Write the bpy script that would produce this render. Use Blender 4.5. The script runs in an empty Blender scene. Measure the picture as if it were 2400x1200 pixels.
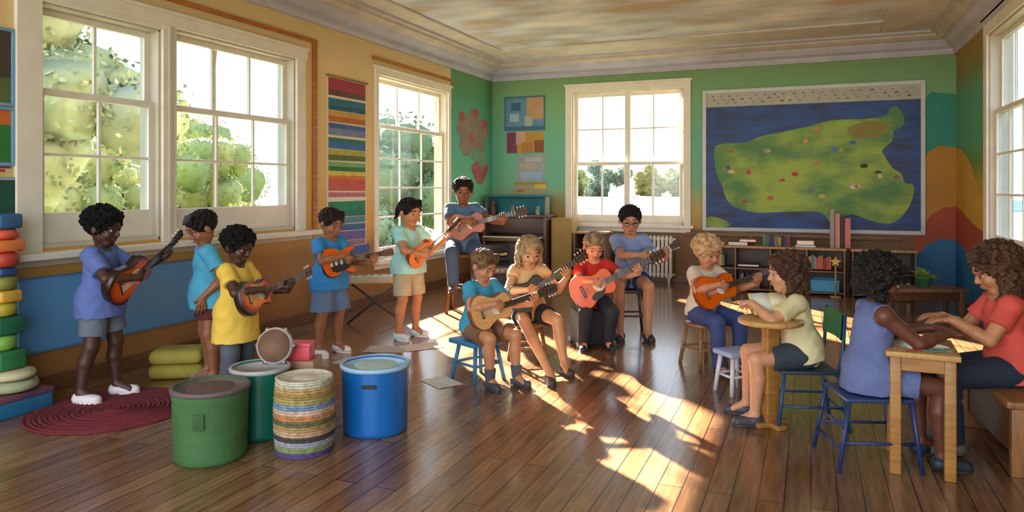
import bpy, bmesh, math, random
import numpy as np
from mathutils import Vector, Matrix, Euler
random.seed(7)
rng = np.random.default_rng(5)
scene = bpy.context.scene
COL = scene.collection
V = Vector
R = math.radians

# ------------------------------------------------------------------ camera
TH = R(22.4); FPX = 1700.0; EYE = 1.45
CT, ST = math.cos(TH), math.sin(TH)
cam_d = bpy.data.cameras.new('camera'); cam = bpy.data.objects.new('camera', cam_d); COL.objects.link(cam)
cam.location = (0, 0, EYE); cam.rotation_euler = (R(90), 0, TH)
cam_d.sensor_width = 36; cam_d.lens = 36*FPX/2400; cam_d.shift_y = -160/2400
cam_d.clip_start = .05; cam_d.clip_end = 400
scene.camera = cam

def at(px, depth, z=0.0):
    """the spot in the room seen in column px, this many metres ahead"""
    r = (px-1200)/FPX*depth
    return V((r*CT-depth*ST, r*ST+depth*CT, z))

# ------------------------------------------------------------------ light
SUN_EL = 23.0
SUN_DIR = V((1, -1.04, 0)).normalized()*math.cos(R(SUN_EL)) + V((0, 0, -math.sin(R(SUN_EL))))
sd = bpy.data.lights.new('sun', 'SUN'); so = bpy.data.objects.new('sun', sd); COL.objects.link(so)
sd.energy = 100; sd.angle = R(1.0); sd.color = (1, .86, .64)
so.rotation_euler = SUN_DIR.to_track_quat('-Z', 'Y').to_euler(); so.location = (-20, 20, 12)

world = bpy.data.worlds.new('sky'); scene.world = world; world.use_nodes = True
nt = world.node_tree; nt.nodes.clear()
wo = nt.nodes.new('ShaderNodeOutputWorld'); bg = nt.nodes.new('ShaderNodeBackground')
tc = nt.nodes.new('ShaderNodeTexCoord'); sx = nt.nodes.new('ShaderNodeSeparateXYZ'); rp = nt.nodes.new('ShaderNodeValToRGB')
nt.links.new(tc.outputs['Generated'], sx.inputs[0]); nt.links.new(sx.outputs['Z'], rp.inputs[0])
cr = rp.color_ramp; cr.elements[0].position = 0.0; cr.elements[0].color = (.96, .93, .84, 1)
cr.elements[1].position = .6; cr.elements[1].color = (.60, .76, 1, 1)
e = cr.elements.new(.12); e.color = (.88, .94, 1, 1)
nt.links.new(rp.outputs[0], bg.inputs[0]); bg.inputs[1].default_value = 2.3
nt.links.new(bg.outputs[0], wo.inputs[0])

vs = scene.view_settings
vs.view_transform = 'Standard'; vs.look = 'None'; vs.exposure = 1.42; vs.gamma = 1.0; vs.use_curve_mapping = False
cy = scene.cycles
cy.use_denoising = True; cy.max_bounces = 8; cy.diffuse_bounces = 5; cy.glossy_bounces = 3; cy.transmission_bounces = 4
cy.transparent_max_bounces = 12; cy.sample_clamp_indirect = 6; cy.caustics_reflective = False; cy.caustics_refractive = False

# ------------------------------------------------------------------ materials
MATS = {}
def srgb(c):
    if isinstance(c, str):
        c = [int(c[i:i+2], 16)/255 for i in (0, 2, 4)]
    return tuple(((x/12.92) if x <= .04045 else ((x+.055)/1.055)**2.4) for x in c[:3]) + (1,)

def mat(name, col, rough=.6, var=.12, scale=12, bump=0.0, bscale=None, col2=None, metal=0, coat=0, stretch=None, spec=None, sss=0):
    """principled material whose colour varies with a noise between two tones"""
    if name in MATS: return MATS[name]
    m = bpy.data.materials.new(name); m.use_nodes = True; MATS[name] = m
    t = m.node_tree; b = t.nodes['Principled BSDF']
    c1 = srgb(col); c2 = srgb(col2) if col2 else tuple(min(1, x*(1-var*2)) for x in c1[:3])+(1,)
    co = t.nodes.new('ShaderNodeTexCoord'); mp = t.nodes.new('ShaderNodeMapping')
    t.links.new(co.outputs['Object'], mp.inputs[0])
    if stretch: mp.inputs['Scale'].default_value = stretch
    n = t.nodes.new('ShaderNodeTexNoise'); n.inputs['Scale'].default_value = scale; n.inputs['Detail'].default_value = 4
    t.links.new(mp.outputs[0], n.inputs[0])
    r = t.nodes.new('ShaderNodeValToRGB'); r.color_ramp.elements[0].position = .35; r.color_ramp.elements[1].position = .68
    r.color_ramp.elements[0].color = c2; r.color_ramp.elements[1].color = c1
    t.links.new(n.outputs[0], r.inputs[0]); t.links.new(r.outputs[0], b.inputs['Base Color'])
    b.inputs['Roughness'].default_value = rough; b.inputs['Metallic'].default_value = metal
    if coat: b.inputs['Coat Weight'].default_value = coat
    if spec is not None: b.inputs['Specular IOR Level'].default_value = spec
    if bump:
        n2 = t.nodes.new('ShaderNodeTexNoise'); n2.inputs['Scale'].default_value = bscale or scale*4; n2.inputs['Detail'].default_value = 3
        t.links.new(mp.outputs[0], n2.inputs[0])
        bp = t.nodes.new('ShaderNodeBump'); bp.inputs['Strength'].default_value = bump; bp.inputs['Distance'].default_value = .01
        t.links.new(n2.outputs[0], bp.inputs['Height']); t.links.new(bp.outputs[0], b.inputs['Normal'])
    return m

def skin(col): return mat('skin_'+col, col, .5, .06, 9, .05, 120)
def cloth(col, var=.10): return mat('cloth_'+col, col, .85, var, 7, .35, 60)
def paint(col): return mat('paint_'+col, col, .45, .05, 6)
def wood(col, col2=None, ax=(1, 1, 8)): return mat('wood_%s_%s' % (col, ax), col, .42, .2, 5, .08, 40, col2, stretch=ax)

def mix(t, a, b, f, mode='MIX'):
    m = t.nodes.new('ShaderNodeMix'); m.data_type = 'RGBA'; m.blend_type = mode
    for s, x in ((0, f), (6, a), (7, b)):
        if hasattr(x, 'is_output') or isinstance(x, bpy.types.NodeSocket): t.links.new(x, m.inputs[s])
        else: m.inputs[s].default_value = x
    return m.outputs[2]

def floor_mat():
    m = bpy.data.materials.new('floor_planks'); m.use_nodes = True; t = m.node_tree; b = t.nodes['Principled BSDF']
    co = t.nodes.new('ShaderNodeTexCoord'); mp = t.nodes.new('ShaderNodeMapping'); mp.inputs['Rotation'].default_value = (0, 0, R(90))
    t.links.new(co.outputs['Object'], mp.inputs[0])
    br = t.nodes.new('ShaderNodeTexBrick'); br.inputs['Scale'].default_value = 1
    br.inputs['Brick Width'].default_value = 1.5; br.inputs['Row Height'].default_value = .115; br.inputs['Mortar Size'].default_value = .0035
    br.offset = .37; br.inputs['Bias'].default_value = 0
    br.inputs['Color1'].default_value = srgb('96704f'); br.inputs['Color2'].default_value = srgb('7c573d'); br.inputs['Mortar'].default_value = srgb('3a2418')
    t.links.new(mp.outputs[0], br.inputs[0])
    m2 = t.nodes.new('ShaderNodeMapping'); m2.inputs['Scale'].default_value = (14, 1.2, 1); t.links.new(co.outputs['Object'], m2.inputs[0])
    n = t.nodes.new('ShaderNodeTexNoise'); n.inputs['Scale'].default_value = 3; n.inputs['Detail'].default_value = 6; t.links.new(m2.outputs[0], n.inputs[0])
    r = t.nodes.new('ShaderNodeValToRGB'); r.color_ramp.elements[0].position = .3; r.color_ramp.elements[0].color = (.55, .5, .45, 1); r.color_ramp.elements[1].position = .7; r.color_ramp.elements[1].color = (1.25, 1.2, 1.1, 1)
    t.links.new(n.outputs[0], r.inputs[0])
    t.links.new(mix(t, br.outputs[0], r.outputs[0], .8, 'MULTIPLY'), b.inputs['Base Color'])
    b.inputs['Roughness'].default_value = .22; b.inputs['Coat Weight'].default_value = .35; b.inputs['Coat Roughness'].default_value = .12
    bp = t.nodes.new('ShaderNodeBump'); bp.inputs['Strength'].default_value = .25; bp.inputs['Distance'].default_value = .004
    t.links.new(n.outputs[0], bp.inputs['Height']); t.links.new(bp.outputs[0], b.inputs['Normal'])
    return m

def mural_mat(name, stops, axis='Z', wob=.25):
    """painted wall whose colours follow the height, as broad brushed bands"""
    m = bpy.data.materials.new(name); m.use_nodes = True; t = m.node_tree; b = t.nodes['Principled BSDF']
    co = t.nodes.new('ShaderNodeTexCoord'); s = t.nodes.new('ShaderNodeSeparateXYZ'); t.links.new(co.outputs['Object'], s.inputs[0])
    n = t.nodes.new('ShaderNodeTexNoise'); n.inputs['Scale'].default_value = 1.4; n.inputs['Detail'].default_value = 3; t.links.new(co.outputs['Object'], n.inputs[0])
    a = t.nodes.new('ShaderNodeMath'); a.operation = 'MULTIPLY_ADD'; t.links.new(n.outputs[0], a.inputs[0]); a.inputs[1].default_value = wob; 
    t.links.new(s.outputs[axis], a.inputs[2])
    d = t.nodes.new('ShaderNodeMath'); d.operation = 'DIVIDE'; t.links.new(a.outputs[0], d.inputs[0]); d.inputs[1].default_value = 3.6
    r = t.nodes.new('ShaderNodeValToRGB'); e = r.color_ramp.elements
    while len(e) > 1: e.remove(e[-1])
    e[0].position = (stops[0][0]+wob*.5)/3.6; e[0].color = srgb(stops[0][1])
    for z, c in stops[1:]:
        k = e.new((z+wob*.5)/3.6); k.color = srgb(c)
    t.links.new(d.outputs[0], r.inputs[0]); t.links.new(r.outputs[0], b.inputs['Base Color']); b.inputs['Roughness'].default_value = .6
    return m

def sunburst(name, inner, mid, edge, span=1.0):
    m = bpy.data.materials.new(name); m.use_nodes = True; t = m.node_tree; b = t.nodes['Principled BSDF']
    co = t.nodes.new('ShaderNodeTexCoord'); mp = t.nodes.new('ShaderNodeMapping'); t.links.new(co.outputs['Object'], mp.inputs[0])
    mp.inputs['Scale'].default_value = (4.6/span, 6.2/span, 0)
    g = t.nodes.new('ShaderNodeTexGradient'); g.gradient_type = 'SPHERICAL'; t.links.new(mp.outputs[0], g.inputs[0])
    r = t.nodes.new('ShaderNodeValToRGB'); e = r.color_ramp.elements
    e[0].position = .02; e[0].color = srgb(edge); e[1].position = .55; e[1].color = srgb(inner); k = e.new(.22); k.color = srgb(mid)
    t.links.new(g.outputs[0], r.inputs[0]); t.links.new(r.outputs[0], b.inputs['Base Color'])
    b.inputs['Roughness'].default_value = .22; b.inputs['Coat Weight'].default_value = .4
    return m

def glass_mat():
    m = bpy.data.materials.new('window_glass'); m.use_nodes = True; t = m.node_tree; t.nodes.clear()
    o = t.nodes.new('ShaderNodeOutputMaterial'); tr = t.nodes.new('ShaderNodeBsdfTransparent'); gl = t.nodes.new('ShaderNodeBsdfGlossy')
    gl.inputs['Roughness'].default_value = .05; tr.inputs[0].default_value = (.66, .68, .70, 1)
    mx = t.nodes.new('ShaderNodeMixShader'); mx.inputs[0].default_value = .05
    t.links.new(tr.outputs[0], mx.inputs[1]); t.links.new(gl.outputs[0], mx.inputs[2]); t.links.new(mx.outputs[0], o.inputs[0])
    return m
GLASS = glass_mat()

# ------------------------------------------------------------------ mesh helpers
class MB:
    """collects shapes and links them as ONE mesh object"""
    def __init__(s): s.v = []; s.f = []; s.mi = []; s.mats = []; s.sm = []
    def m(s, mt):
        if mt not in s.mats: s.mats.append(mt)
        return s.mats.index(mt)
    def add(s, vs_, fs, mt, M=None, smooth=False):
        o = len(s.v); k = s.m(mt)
        for p in vs_:
            p = V(p); s.v.append(tuple(M @ p if M else p))
        for f in fs: s.f.append(tuple(i+o for i in f)); s.mi.append(k); s.sm.append(smooth)
        return s
    def box(s, lo, hi, mt, M=None):
        x0, y0, z0 = lo; x1, y1, z1 = hi
        if x0 > x1: x0, x1 = x1, x0
        if y0 > y1: y0, y1 = y1, y0
        if z0 > z1: z0, z1 = z1, z0
        return s.add([(x0,y0,z0),(x1,y0,z0),(x1,y1,z0),(x0,y1,z0),(x0,y0,z1),(x1,y0,z1),(x1,y1,z1),(x0,y1,z1)],
              [(0,3,2,1),(4,5,6,7),(0,1,5,4),(1,2,6,5),(2,3,7,6),(3,0,4,7)], mt, M)
    def bev(s, lo, hi, b, mt, M=None):
        bm = bmesh.new(); bmesh.ops.create_cube(bm, size=1)
        for q in bm.verts:
            q.co = V([lo[i]+(hi[i]-lo[i])*(q.co[i]+.5) for i in range(3)])
        bmesh.ops.bevel(bm, geom=bm.edges[:], offset=b, segments=3, affect='EDGES', profile=.5)
        bm.verts.index_update()
        s.add([q.co.copy() for q in bm.verts], [[q.index for q in f.verts] for f in bm.faces], mt, M, True); bm.free()
        return s
    def lathe(s, prof, mt, M=None, n=32, smooth=True, sy=1):
        vs_ = []; fs = []
        for r, z in prof:
            for i in range(n):
                a = 2*math.pi*i/n; vs_.append((r*math.cos(a), r*math.sin(a)*sy, z))
        for j in range(len(prof)-1):
            for i in range(n):
                a, b = j*n+i, j*n+(i+1) % n; fs.append((a, b, b+n, a+n))
        fs.append(tuple(range(n-1, -1, -1))); fs.append(tuple(range((len(prof)-1)*n, len(prof)*n)))
        return s.add(vs_, fs, mt, M, smooth)
    def tube(s, pts, r, mt, M=None, n=10, cap=True):
        pts = [V(p) for p in pts]; rs = r if isinstance(r, (list, tuple)) else [r]*len(pts)
        vs_ = []; fs = []; up = None
        for i, p in enumerate(pts):
            d = (pts[min(i+1, len(pts)-1)]-pts[max(i-1, 0)]).normalized()
            if up is None: up = V((0, 0, 1)) if abs(d.z) < .9 else V((1, 0, 0))
            a = d.cross(up).normalized(); b = a.cross(d).normalized(); up = b
            for k in range(n):
                t = 2*math.pi*k/n; vs_.append(p+(a*math.cos(t)+b*math.sin(t))*rs[i])
        for j in range(len(pts)-1):
            for k in range(n):
                a, b = j*n+k, j*n+(k+1) % n; fs.append((a, a+n, b+n, b))
        if cap: fs.append(tuple(range(n))); fs.append(tuple(range(len(pts)*n-1, (len(pts)-1)*n-1, -1)))
        return s.add(vs_, fs, mt, M, True)
    def prism(s, poly, z0, z1, mt, M=None, mside=None, b=0.0):
        """outline in xy between two heights, edge rounded by b"""
        n = len(poly); P = [V((p[0], p[1], 0)) for p in poly]
        area = sum(P[i].x*P[(i+1) % n].y-P[(i+1) % n].x*P[i].y for i in range(n))
        if area < 0: P.reverse()
        def inset(d):
            o = []
            for i in range(n):
                e1 = (P[i]-P[i-1]); e2 = (P[(i+1) % n]-P[i]); t = (e1.normalized()+e2.normalized())
                t = t.normalized() if t.length > 1e-6 else e1.normalized(); nn = V((t.y, -t.x, 0)); o.append(P[i]-nn*d)
            return o
        rings = [(inset(b), z0), (P, z0+b), (P, z1-b), (inset(b), z1)] if b else [(P, z0), (P, z1)]
        vs_ = []; fs = []
        for r_, z in rings:
            vs_ += [(p.x, p.y, z) for p in r_]
        for j in range(len(rings)-1):
            for i in range(n):
                a, c = j*n+i, j*n+(i+1) % n; fs.append((a, c, c+n, a+n))
        s.add(vs_, fs, mside or mt, M, b > 0)
        s.add(vs_[:n], [tuple(range(n-1, -1, -1))], mside or mt, M)
        s.add(vs_[-n:], [tuple(range(n))], mt, M)
        return s
    def build(s, name, parent=None, loc=None, rot=None, bevel=0):
        me = bpy.data.meshes.new(name); me.from_pydata(s.v, [], s.f)
        for q in s.mats: me.materials.append(q)
        me.polygons.foreach_set('material_index', s.mi); me.polygons.foreach_set('use_smooth', s.sm); me.update()
        o = bpy.data.objects.new(name, me); COL.objects.link(o)
        if parent: o.parent = parent
        if loc is not None: o.location = loc
        if rot is not None: o.rotation_euler = rot
        if bevel:
            md = o.modifiers.new('bevel', 'BEVEL'); md.width = bevel; md.segments = 2; md.limit_method = 'ANGLE'; md.angle_limit = R(50)
        return o

def tag(o, label=None, cat=None, group=None, kind=None):
    for k, v in (('label', label), ('category', cat), ('group', group), ('kind', kind)):
        if v: o[k] = v
    return o
def thing(name, label, cat, loc=(0, 0, 0), rz=0, group=None):
    o = bpy.data.objects.new(name, None); COL.objects.link(o); o.location = loc; o.rotation_euler = (0, 0, rz)
    return tag(o, label, cat, group)
def struct(o): o['kind'] = 'structure'; return o
def catmull(pts, n=6, closed=True):
    out = []; N = len(pts); P = [np.array(p, float) for p in pts]
    for i in range(N if closed else N-1):
        g = lambda k: P[k % N] if closed else P[max(0, min(N-1, k))]
        a, b, c, d = g(i-1), g(i), g(i+1), g(i+2)
        for k in range(n):
            t = k/n; out.append(tuple(.5*((2*b)+(-a+c)*t+(2*a-5*b+4*c-d)*t*t+(-a+3*b-3*c+d)*t**3)))
    if not closed: out.append(tuple(P[-1]))
    return out
def frame(o, x, y, z):
    M = Matrix.Identity(4)
    for i in range(3): M[i][0] = x[i]; M[i][1] = y[i]; M[i][2] = z[i]; M[i][3] = o[i]
    return M
def facing_at(p, phi):
    """the same, judged along the line of sight to the spot p"""
    x, y = p[0]*CT+p[1]*ST, -p[0]*ST+p[1]*CT
    return facing(phi-math.degrees(math.atan2(x, y)))
def facing(phi):
    """rotation that turns a figure: 0 looks at the camera, 90 to the window-map wall's right"""
    p = R(phi); f = V((ST, -CT, 0))*math.cos(p)+V((CT, ST, 0))*math.sin(p)
    return math.atan2(-f.x, f.y)

# ------------------------------------------------------------------ smooth solids
class SDF:
    """blends tapered limbs and ellipsoids into one continuous skin"""
    def __init__(s, k=.012): s.p = []; s.k = k; s.cuts = []; s.noise = None
    def cone(s, a, ra, b, rb, k=None, f0=False, f1=False, sq=None, op='add'):
        s.p.append(('c', np.array(a, float), ra, np.array(b, float), rb, s.k if k is None else k, f0, f1, sq, op)); return s
    def ell(s, c, r, k=None, rot=None, op='add'):
        r = (r, r, r) if isinstance(r, (int, float)) else r
        s.p.append(('e', np.array(c, float), np.array(r, float), rot, s.k if k is None else k, op)); return s
    def cut(s, n, c): s.cuts.append((np.array(n, float), c)); return s      # keeps n.p < c
    def mesh(s, h=.0045):
        lo = np.full(3, 1e9); hi = -lo; B = []
        for p in s.p:
            if p[0] == 'c':
                m = max(p[2], p[4]); q = 1.0 if not p[8] else max(1, p[8][1]); m *= q
                b0 = np.minimum(p[1], p[3])-m; b1 = np.maximum(p[1], p[3])+m; op = p[9]
            else:
                m = p[2].max() if p[3] is not None else p[2]; b0 = p[1]-m; b1 = p[1]+m; op = p[5]
            B.append((b0, b1))
            if op == 'add': lo = np.minimum(lo, b0); hi = np.maximum(hi, b1)
        lo = lo-.02; hi = hi+.02; n = np.ceil((hi-lo)/h).astype(int)+1
        ax = [lo[i]+h*np.arange(n[i]) for i in range(3)]
        D = np.full(n, .5, np.float32)
        for p, (b0, b1) in zip(s.p, B):
            mg = .03
            i0 = np.clip(((b0-mg-lo)/h).astype(int), 0, n-1); i1 = np.clip(((b1+mg-lo)/h).astype(int)+2, 1, n)
            sl = tuple(slice(i0[i], i1[i]) for i in range(3))
            X = [ax[0][sl[0]][:, None, None], ax[1][sl[1]][None, :, None], ax[2][sl[2]][None, None, :]]
            if p[0] == 'c':
                _, a, ra, b, rb, k, f0, f1, sq, op = p
                ab = b-a; L2 = max(float(ab@ab), 1e-9)
                t = sum((X[i]-a[i])*ab[i] for i in range(3))/L2; tc_ = np.clip(t, 0, 1)
                d = [X[i]-a[i]-tc_*ab[i] for i in range(3)]
                if sq:
                    v, f = sq; q = sum(d[i]*v[i] for i in range(3)); d = [d[i]+q*v[i]*(1/f-1) for i in range(3)]
                d = np.sqrt(sum(x*x for x in d))-(ra+(rb-ra)*tc_)
                L = math.sqrt(L2)
                if f0: d = np.maximum(d, -t*L)
                if f1: d = np.maximum(d, (t-1)*L)
            else:
                _, c, r, rot, k, op = p
                Y = [X[i]-c[i] for i in range(3)]
                if rot is not None:
                    Rm = np.array(rot); Y = [sum(Rm[j][i]*Y[j] for j in range(3)) for i in range(3)]
                q = np.sqrt(sum((Y[i]/r[i])**2 for i in range(3)))
                d = (q-1)*r.min()
            cur = D[sl]
            if op == 'add':
                if k > 0:
                    hh = np.clip(.5+.5*(d-cur)/k, 0, 1); D[sl] = d*(1-hh)+cur*hh-k*hh*(1-hh)
                else: D[sl] = np.minimum(cur, d)
            else: D[sl] = np.maximum(cur, -d)
        X = [ax[0][:, None, None], ax[1][None, :, None], ax[2][None, None, :]]
        for nn, c in s.cuts: D = np.maximum(D, sum(X[i]*nn[i] for i in range(3))-c)
        if s.noise:
            a, f = s.noise
            D = D+a*(np.sin(X[0]*f+1.3*np.sin(X[2]*f*.7))*np.sin(X[1]*f+2+np.sin(X[0]*f*.6))+np.sin(X[2]*f*1.1+1.7*np.sin(X[1]*f*.8+1)))*.6
        D[0] = D[-1] = .5; D[:, 0] = D[:, -1] = .5; D[:, :, 0] = D[:, :, -1] = .5
        S = D < 0
        C = np.zeros(n-1, np.int8)
        cs = [(i, j, k) for i in (0, 1) for j in (0, 1) for k in (0, 1)]
        for i, j, k in cs: C += S[i:n[0]-1+i, j:n[1]-1+j, k:n[2]-1+k]
        act = (C > 0) & (C < 8); ii = np.argwhere(act)
        idx = np.full(n-1, -1, np.int32); idx[act] = np.arange(len(ii))
        cv = np.stack([D[ii[:, 0]+i, ii[:, 1]+j, ii[:, 2]+k] for i, j, k in cs], 1)
        acc = np.zeros((len(ii), 3)); cnt = np.zeros(len(ii))
        for a in range(8):
            for b in range(a+1, 8):
                ca, cb = np.array(cs[a]), np.array(cs[b])
                if abs(ca-cb).sum() != 1: continue
                va, vb = cv[:, a], cv[:, b]; mk = (va < 0) != (vb < 0)
                t = np.where(mk, va/np.where(mk, va-vb, 1), 0)
                acc += mk[:, None]*(ca+(cb-ca)*t[:, None]); cnt += mk
        P = lo+(ii+acc/cnt[:, None])*h
        F = []
        for a in range(3):
            b, c = (a+1) % 3, (a+2) % 3
            s0 = [slice(None)]*3; s1 = [slice(None)]*3; s0[a] = slice(0, -1); s1[a] = slice(1, None)
            ch = S[tuple(s0)] != S[tuple(s1)]; e = np.argwhere(ch)
            sg = S[tuple(s0)][ch]
            def g(db, dc):
                q = e.copy(); q[:, b] -= db; q[:, c] -= dc; return idx[q[:, 0], q[:, 1], q[:, 2]]
            quad = np.stack([g(1, 1), g(0, 1), g(0, 0), g(1, 0)], 1)
            quad[~sg] = quad[~sg][:, ::-1]; F.append(quad)
        return P.astype(np.float32), np.concatenate(F).astype(np.int32)
    def build(s, name, mt, parent=None, h=.0045, smooth_iter=0):
        P, F = s.mesh(h)
        me = bpy.data.meshes.new(name); me.vertices.add(len(P)); me.vertices.foreach_set('co', P.ravel())
        me.loops.add(F.size); me.loops.foreach_set('vertex_index', F.ravel()); me.polygons.add(len(F))
        me.polygons.foreach_set('loop_start', np.arange(0, F.size, 4, dtype=np.int32))
        me.polygons.foreach_set('use_smooth', np.ones(len(F), bool))
        me.update(calc_edges=True); me.validate(); me.materials.append(mt)
        o = bpy.data.objects.new(name, me); COL.objects.link(o)
        if parent: o.parent = parent
        return o
# ------------------------------------------------------------------ room shell
XL, XR, YB, YF, ZC = -5.0, 1.8, 11.25, -2.0, 3.56
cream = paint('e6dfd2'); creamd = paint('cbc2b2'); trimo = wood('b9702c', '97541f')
M_och = mural_mat('ochre_wall', [(0, '8a6134'), (.75, '9b7038'), (1.0, 'd0a04a'), (1.6, 'dfba72'), (2.8, 'dcc290'), (3.5, 'c0a678')], wob=.2)
M_green = mural_mat('green_mural_wall', [(0, '7c5636'), (.80, '7c5636'), (.84, 'a98a4e'), (1.15, 'ad9c58'), (1.5, '6cae90'), (2.2, '66ae92'), (2.75, '74a878'), (3.3, '6f8c56')], wob=.16)
M_greenL = mural_mat('green_corner_wall', [(0, '7c5636'), (.85, '7c5636'), (.95, '74b47c'), (1.6, '62b692'), (2.4, '4fa48a'), (2.9, '4f8e68'), (3.3, '5c8652')], wob=.16)
M_right = mural_mat('right_mural_wall', [(0, '7c5636'), (1.2, 'b98a2c'), (1.5, 'a8922e'), (1.75, '5f8a3c'), (2.0, '56a07c'), (2.6, '55a07c'), (2.9, '7a7a40'), (3.3, 'a9752f')], wob=.1)

fl = MB(); fl.box((XL-.2, YF, -.12), (XR+.2, YB+.2, 0), floor_mat()); struct(fl.build('floor'))
M_ceil = mat('painted_ceiling', 'ecebe8', .8, 0, 1.1, .15, 8, 'b8a48c', stretch=(.8, 1.7, 1))
M_ceil.node_tree.nodes['Color Ramp'].color_ramp.elements[0].position = .36
k = M_ceil.node_tree.nodes['Color Ramp'].color_ramp.elements.new(.5); k.color = srgb('c2cbd6')
cl = MB(); cl.box((XL-.2, YF, ZC), (XR+.2, YB+.2, ZC+.1), M_ceil)
c_bord = mat('ceiling_border', 'cfc8bc', .7, .1, 3); c_lav = mat('cornice_lavender', 'b4b4c4', .5, .08, 4); c_band = mat('cornice_band', 'bfb6aa', .6, .1, 4)
struct(cl.build('ceiling'))

def wall(name, axis, pos, thick, u0, u1, z0, z1, holes, mats, murals=None):
    """wall in the plane axis=pos with rectangular openings; mats: [(u_end, material)]"""
    us = sorted(set([u0, u1]+[h[0] for h in holes]+[h[1] for h in holes]+[m[0] for m in mats[:-1]]))
    zs = sorted(set([z0, z1]+[h[2] for h in holes]+[h[3] for h in holes])); b = MB()
    for a, c in zip(us, us[1:]):
        mt = next(m for ue, m in mats if (a+c)/2 < ue)
        for e_, g_ in zip(zs, zs[1:]):
            um, zm = (a+c)/2, (e_+g_)/2
            if any(h[0] < um < h[1] and h[2] < zm < h[3] for h in holes): continue
            lo, hi = ((pos, a, e_), (pos+thick, c, g_)) if axis == 'x' else ((a, pos, e_), (c, pos+thick, g_))
            b.box(lo, hi, mt)
    if murals: murals(b)
    return struct(b.build(name))

def corner_hills(which):
    teal, orange, orange2, red, blue = [mat('mural_'+c, c, .6, .08, 2.5) for c in ('2b8a80', 'b27f22', 'c39a34', 'a8452c', '2a6f9e')]
    def f(b):
        def poly(pts, mt, t):
            if which == 'back': M = frame((0, YB, 0), (1, 0, 0), (0, 0, 1), (0, -1, 0))
            else: M = frame((XR, 0, 0), (0, 1, 0), (0, 0, 1), (-1, 0, 0))
            b.prism(pts, .001, t, mt, M)
        if which == 'back':
            poly([(1.38, 1.0), (1.38, 2.6), (1.5, 2.75), (1.8, 2.7), (1.8, 1.0)], teal, .003)
            poly([(1.38, .5), (1.38, 1.78), (1.48, 1.95), (1.62, 2.02), (1.8, 1.98), (1.8, .5)], orange, .004)
            poly([(1.30, .3), (1.30, .90), (1.42, .96), (1.5, 1.08), (1.65, 1.18), (1.8, 1.2), (1.8, .3)], red, .006)
            poly([(1.2, .04), (1.25, .52), (1.38, .58), (1.45, .68), (1.62, .76), (1.8, .74), (1.8, .04)], blue, .008)
        else:
            poly([(9.47, .5), (9.47, 1.25), (9.9, 1.5), (10.4, 1.8), (10.9, 1.95), (11.25, 1.98), (11.25, .5)], orange2, .004)
            poly([(9.47, .3), (9.47, .95), (9.9, .98), (10.5, 1.08), (10.9, 1.16), (11.25, 1.2), (11.25, .3)], red, .006)
            poly([(9.2, .04), (9.3, .5), (9.9, .6), (10.6, .66), (11.25, .74), (11.25, .04)], blue, .008)
    return f

def flowers(b):
    pk, rd, gy = [mat('mural_'+c, c, .6, .12, 5) for c in ('8f7f74', 'a45a5e', '6f9f7c')]
    M = frame((XL, 0, 0), (0, 1, 0), (0, 0, 1), (1, 0, 0))
    def blob(cy_, cz, ry, rz, mt, t, n=14, j=.18):
        b.prism([(cy_+ry*math.cos(a)*(1+j*math.sin(3*a+cy_*7)), cz+rz*math.sin(a)*(1+j*math.cos(4*a))) for a in [2*math.pi*i/n for i in range(n)]], .001, t, mt, M)
    for y, z in ((10.15, 2.4), (10.5, 2.5), (10.8, 2.35), (10.25, 2.15), (10.7, 2.1)): blob(y, z, .26, .19, pk, .004+.0007*y-.0068)
    for y, z in ((10.1, 2.55), (10.45, 2.25), (10.9, 2.5), (10.6, 2.65)): blob(y, z, .12, .08, rd, .006+.0007*y-.0068)
    for y, z in ((10.6, 1.98), (10.85, 1.9)): blob(y, z, .22, .1, gy, .0075+.0006*y-.0064)
    blob(10.75, 1.72, .30, .2, rd, .005)

WA, WB_, WC = (3.44, 4.46, 1.02, 2.76), (4.60, 6.16, 1.02, 2.80), (7.72, 9.60, .55, 2.86)
wall('wall_left', 'x', XL, -.22, YF, YB+.2, 0, ZC, [WA, WB_, WC], [(9.72, M_och), (99, M_greenL)], flowers)
WK = (-3.58, -1.80, .88, 2.98)
wall('wall_back', 'y', YB, .22, XL, XR, 0, ZC, [WK], [(99, M_green)], corner_hills('back'))
WR = (6.6, 9.30, .80, 3.12)
wall('wall_right', 'x', XR, .22, YF, YB+.2, 0, ZC, [WR], [(99, M_right)], corner_hills('right'))

# cornice runs, each a stepped moulding
def cornice(name, p0, p1, inw):
    p0, p1, inw = V(p0), V(p1), V(inw); d = (p1-p0).normalized(); b = MB()
    prof = [(0, 3.24), (.03, 3.24), (.05, 3.28), (.05, 3.31), (.11, 3.34), (.16, 3.40), (.17, 3.42), (.22, 3.43), (.28, 3.46), (.28, 3.49), (.34, 3.50), (.34, ZC), (0, ZC)]
    L = (p1-p0).length; M = frame(p0, inw, (0, 0, 1), d)
    for (a, c) in zip(range(len(prof)-1), range(1, len(prof))):
        (r0, z0), (r1, z1) = prof[a], prof[c]
        b.add([(r0, z0, -.0), (r1, z1, 0), (r1, z1, L), (r0, z0, L)], [(0, 1, 2, 3), (3, 2, 1, 0)][:1], c_lav if a < 6 or a > 9 else c_band, M)
    return struct(b.build(name))
cornice('trim_1', (XL, YF, 0), (XL, YB, 0), (1, 0, 0)); cornice('trim_2', (XL, YB, 0), (XR, YB, 0), (0, -1, 0)); cornice('trim_3', (XR, YF, 0), (XR, YB, 0), (-1, 0, 0))
b = MB()   # flat raised border around the painted ceiling field
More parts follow.
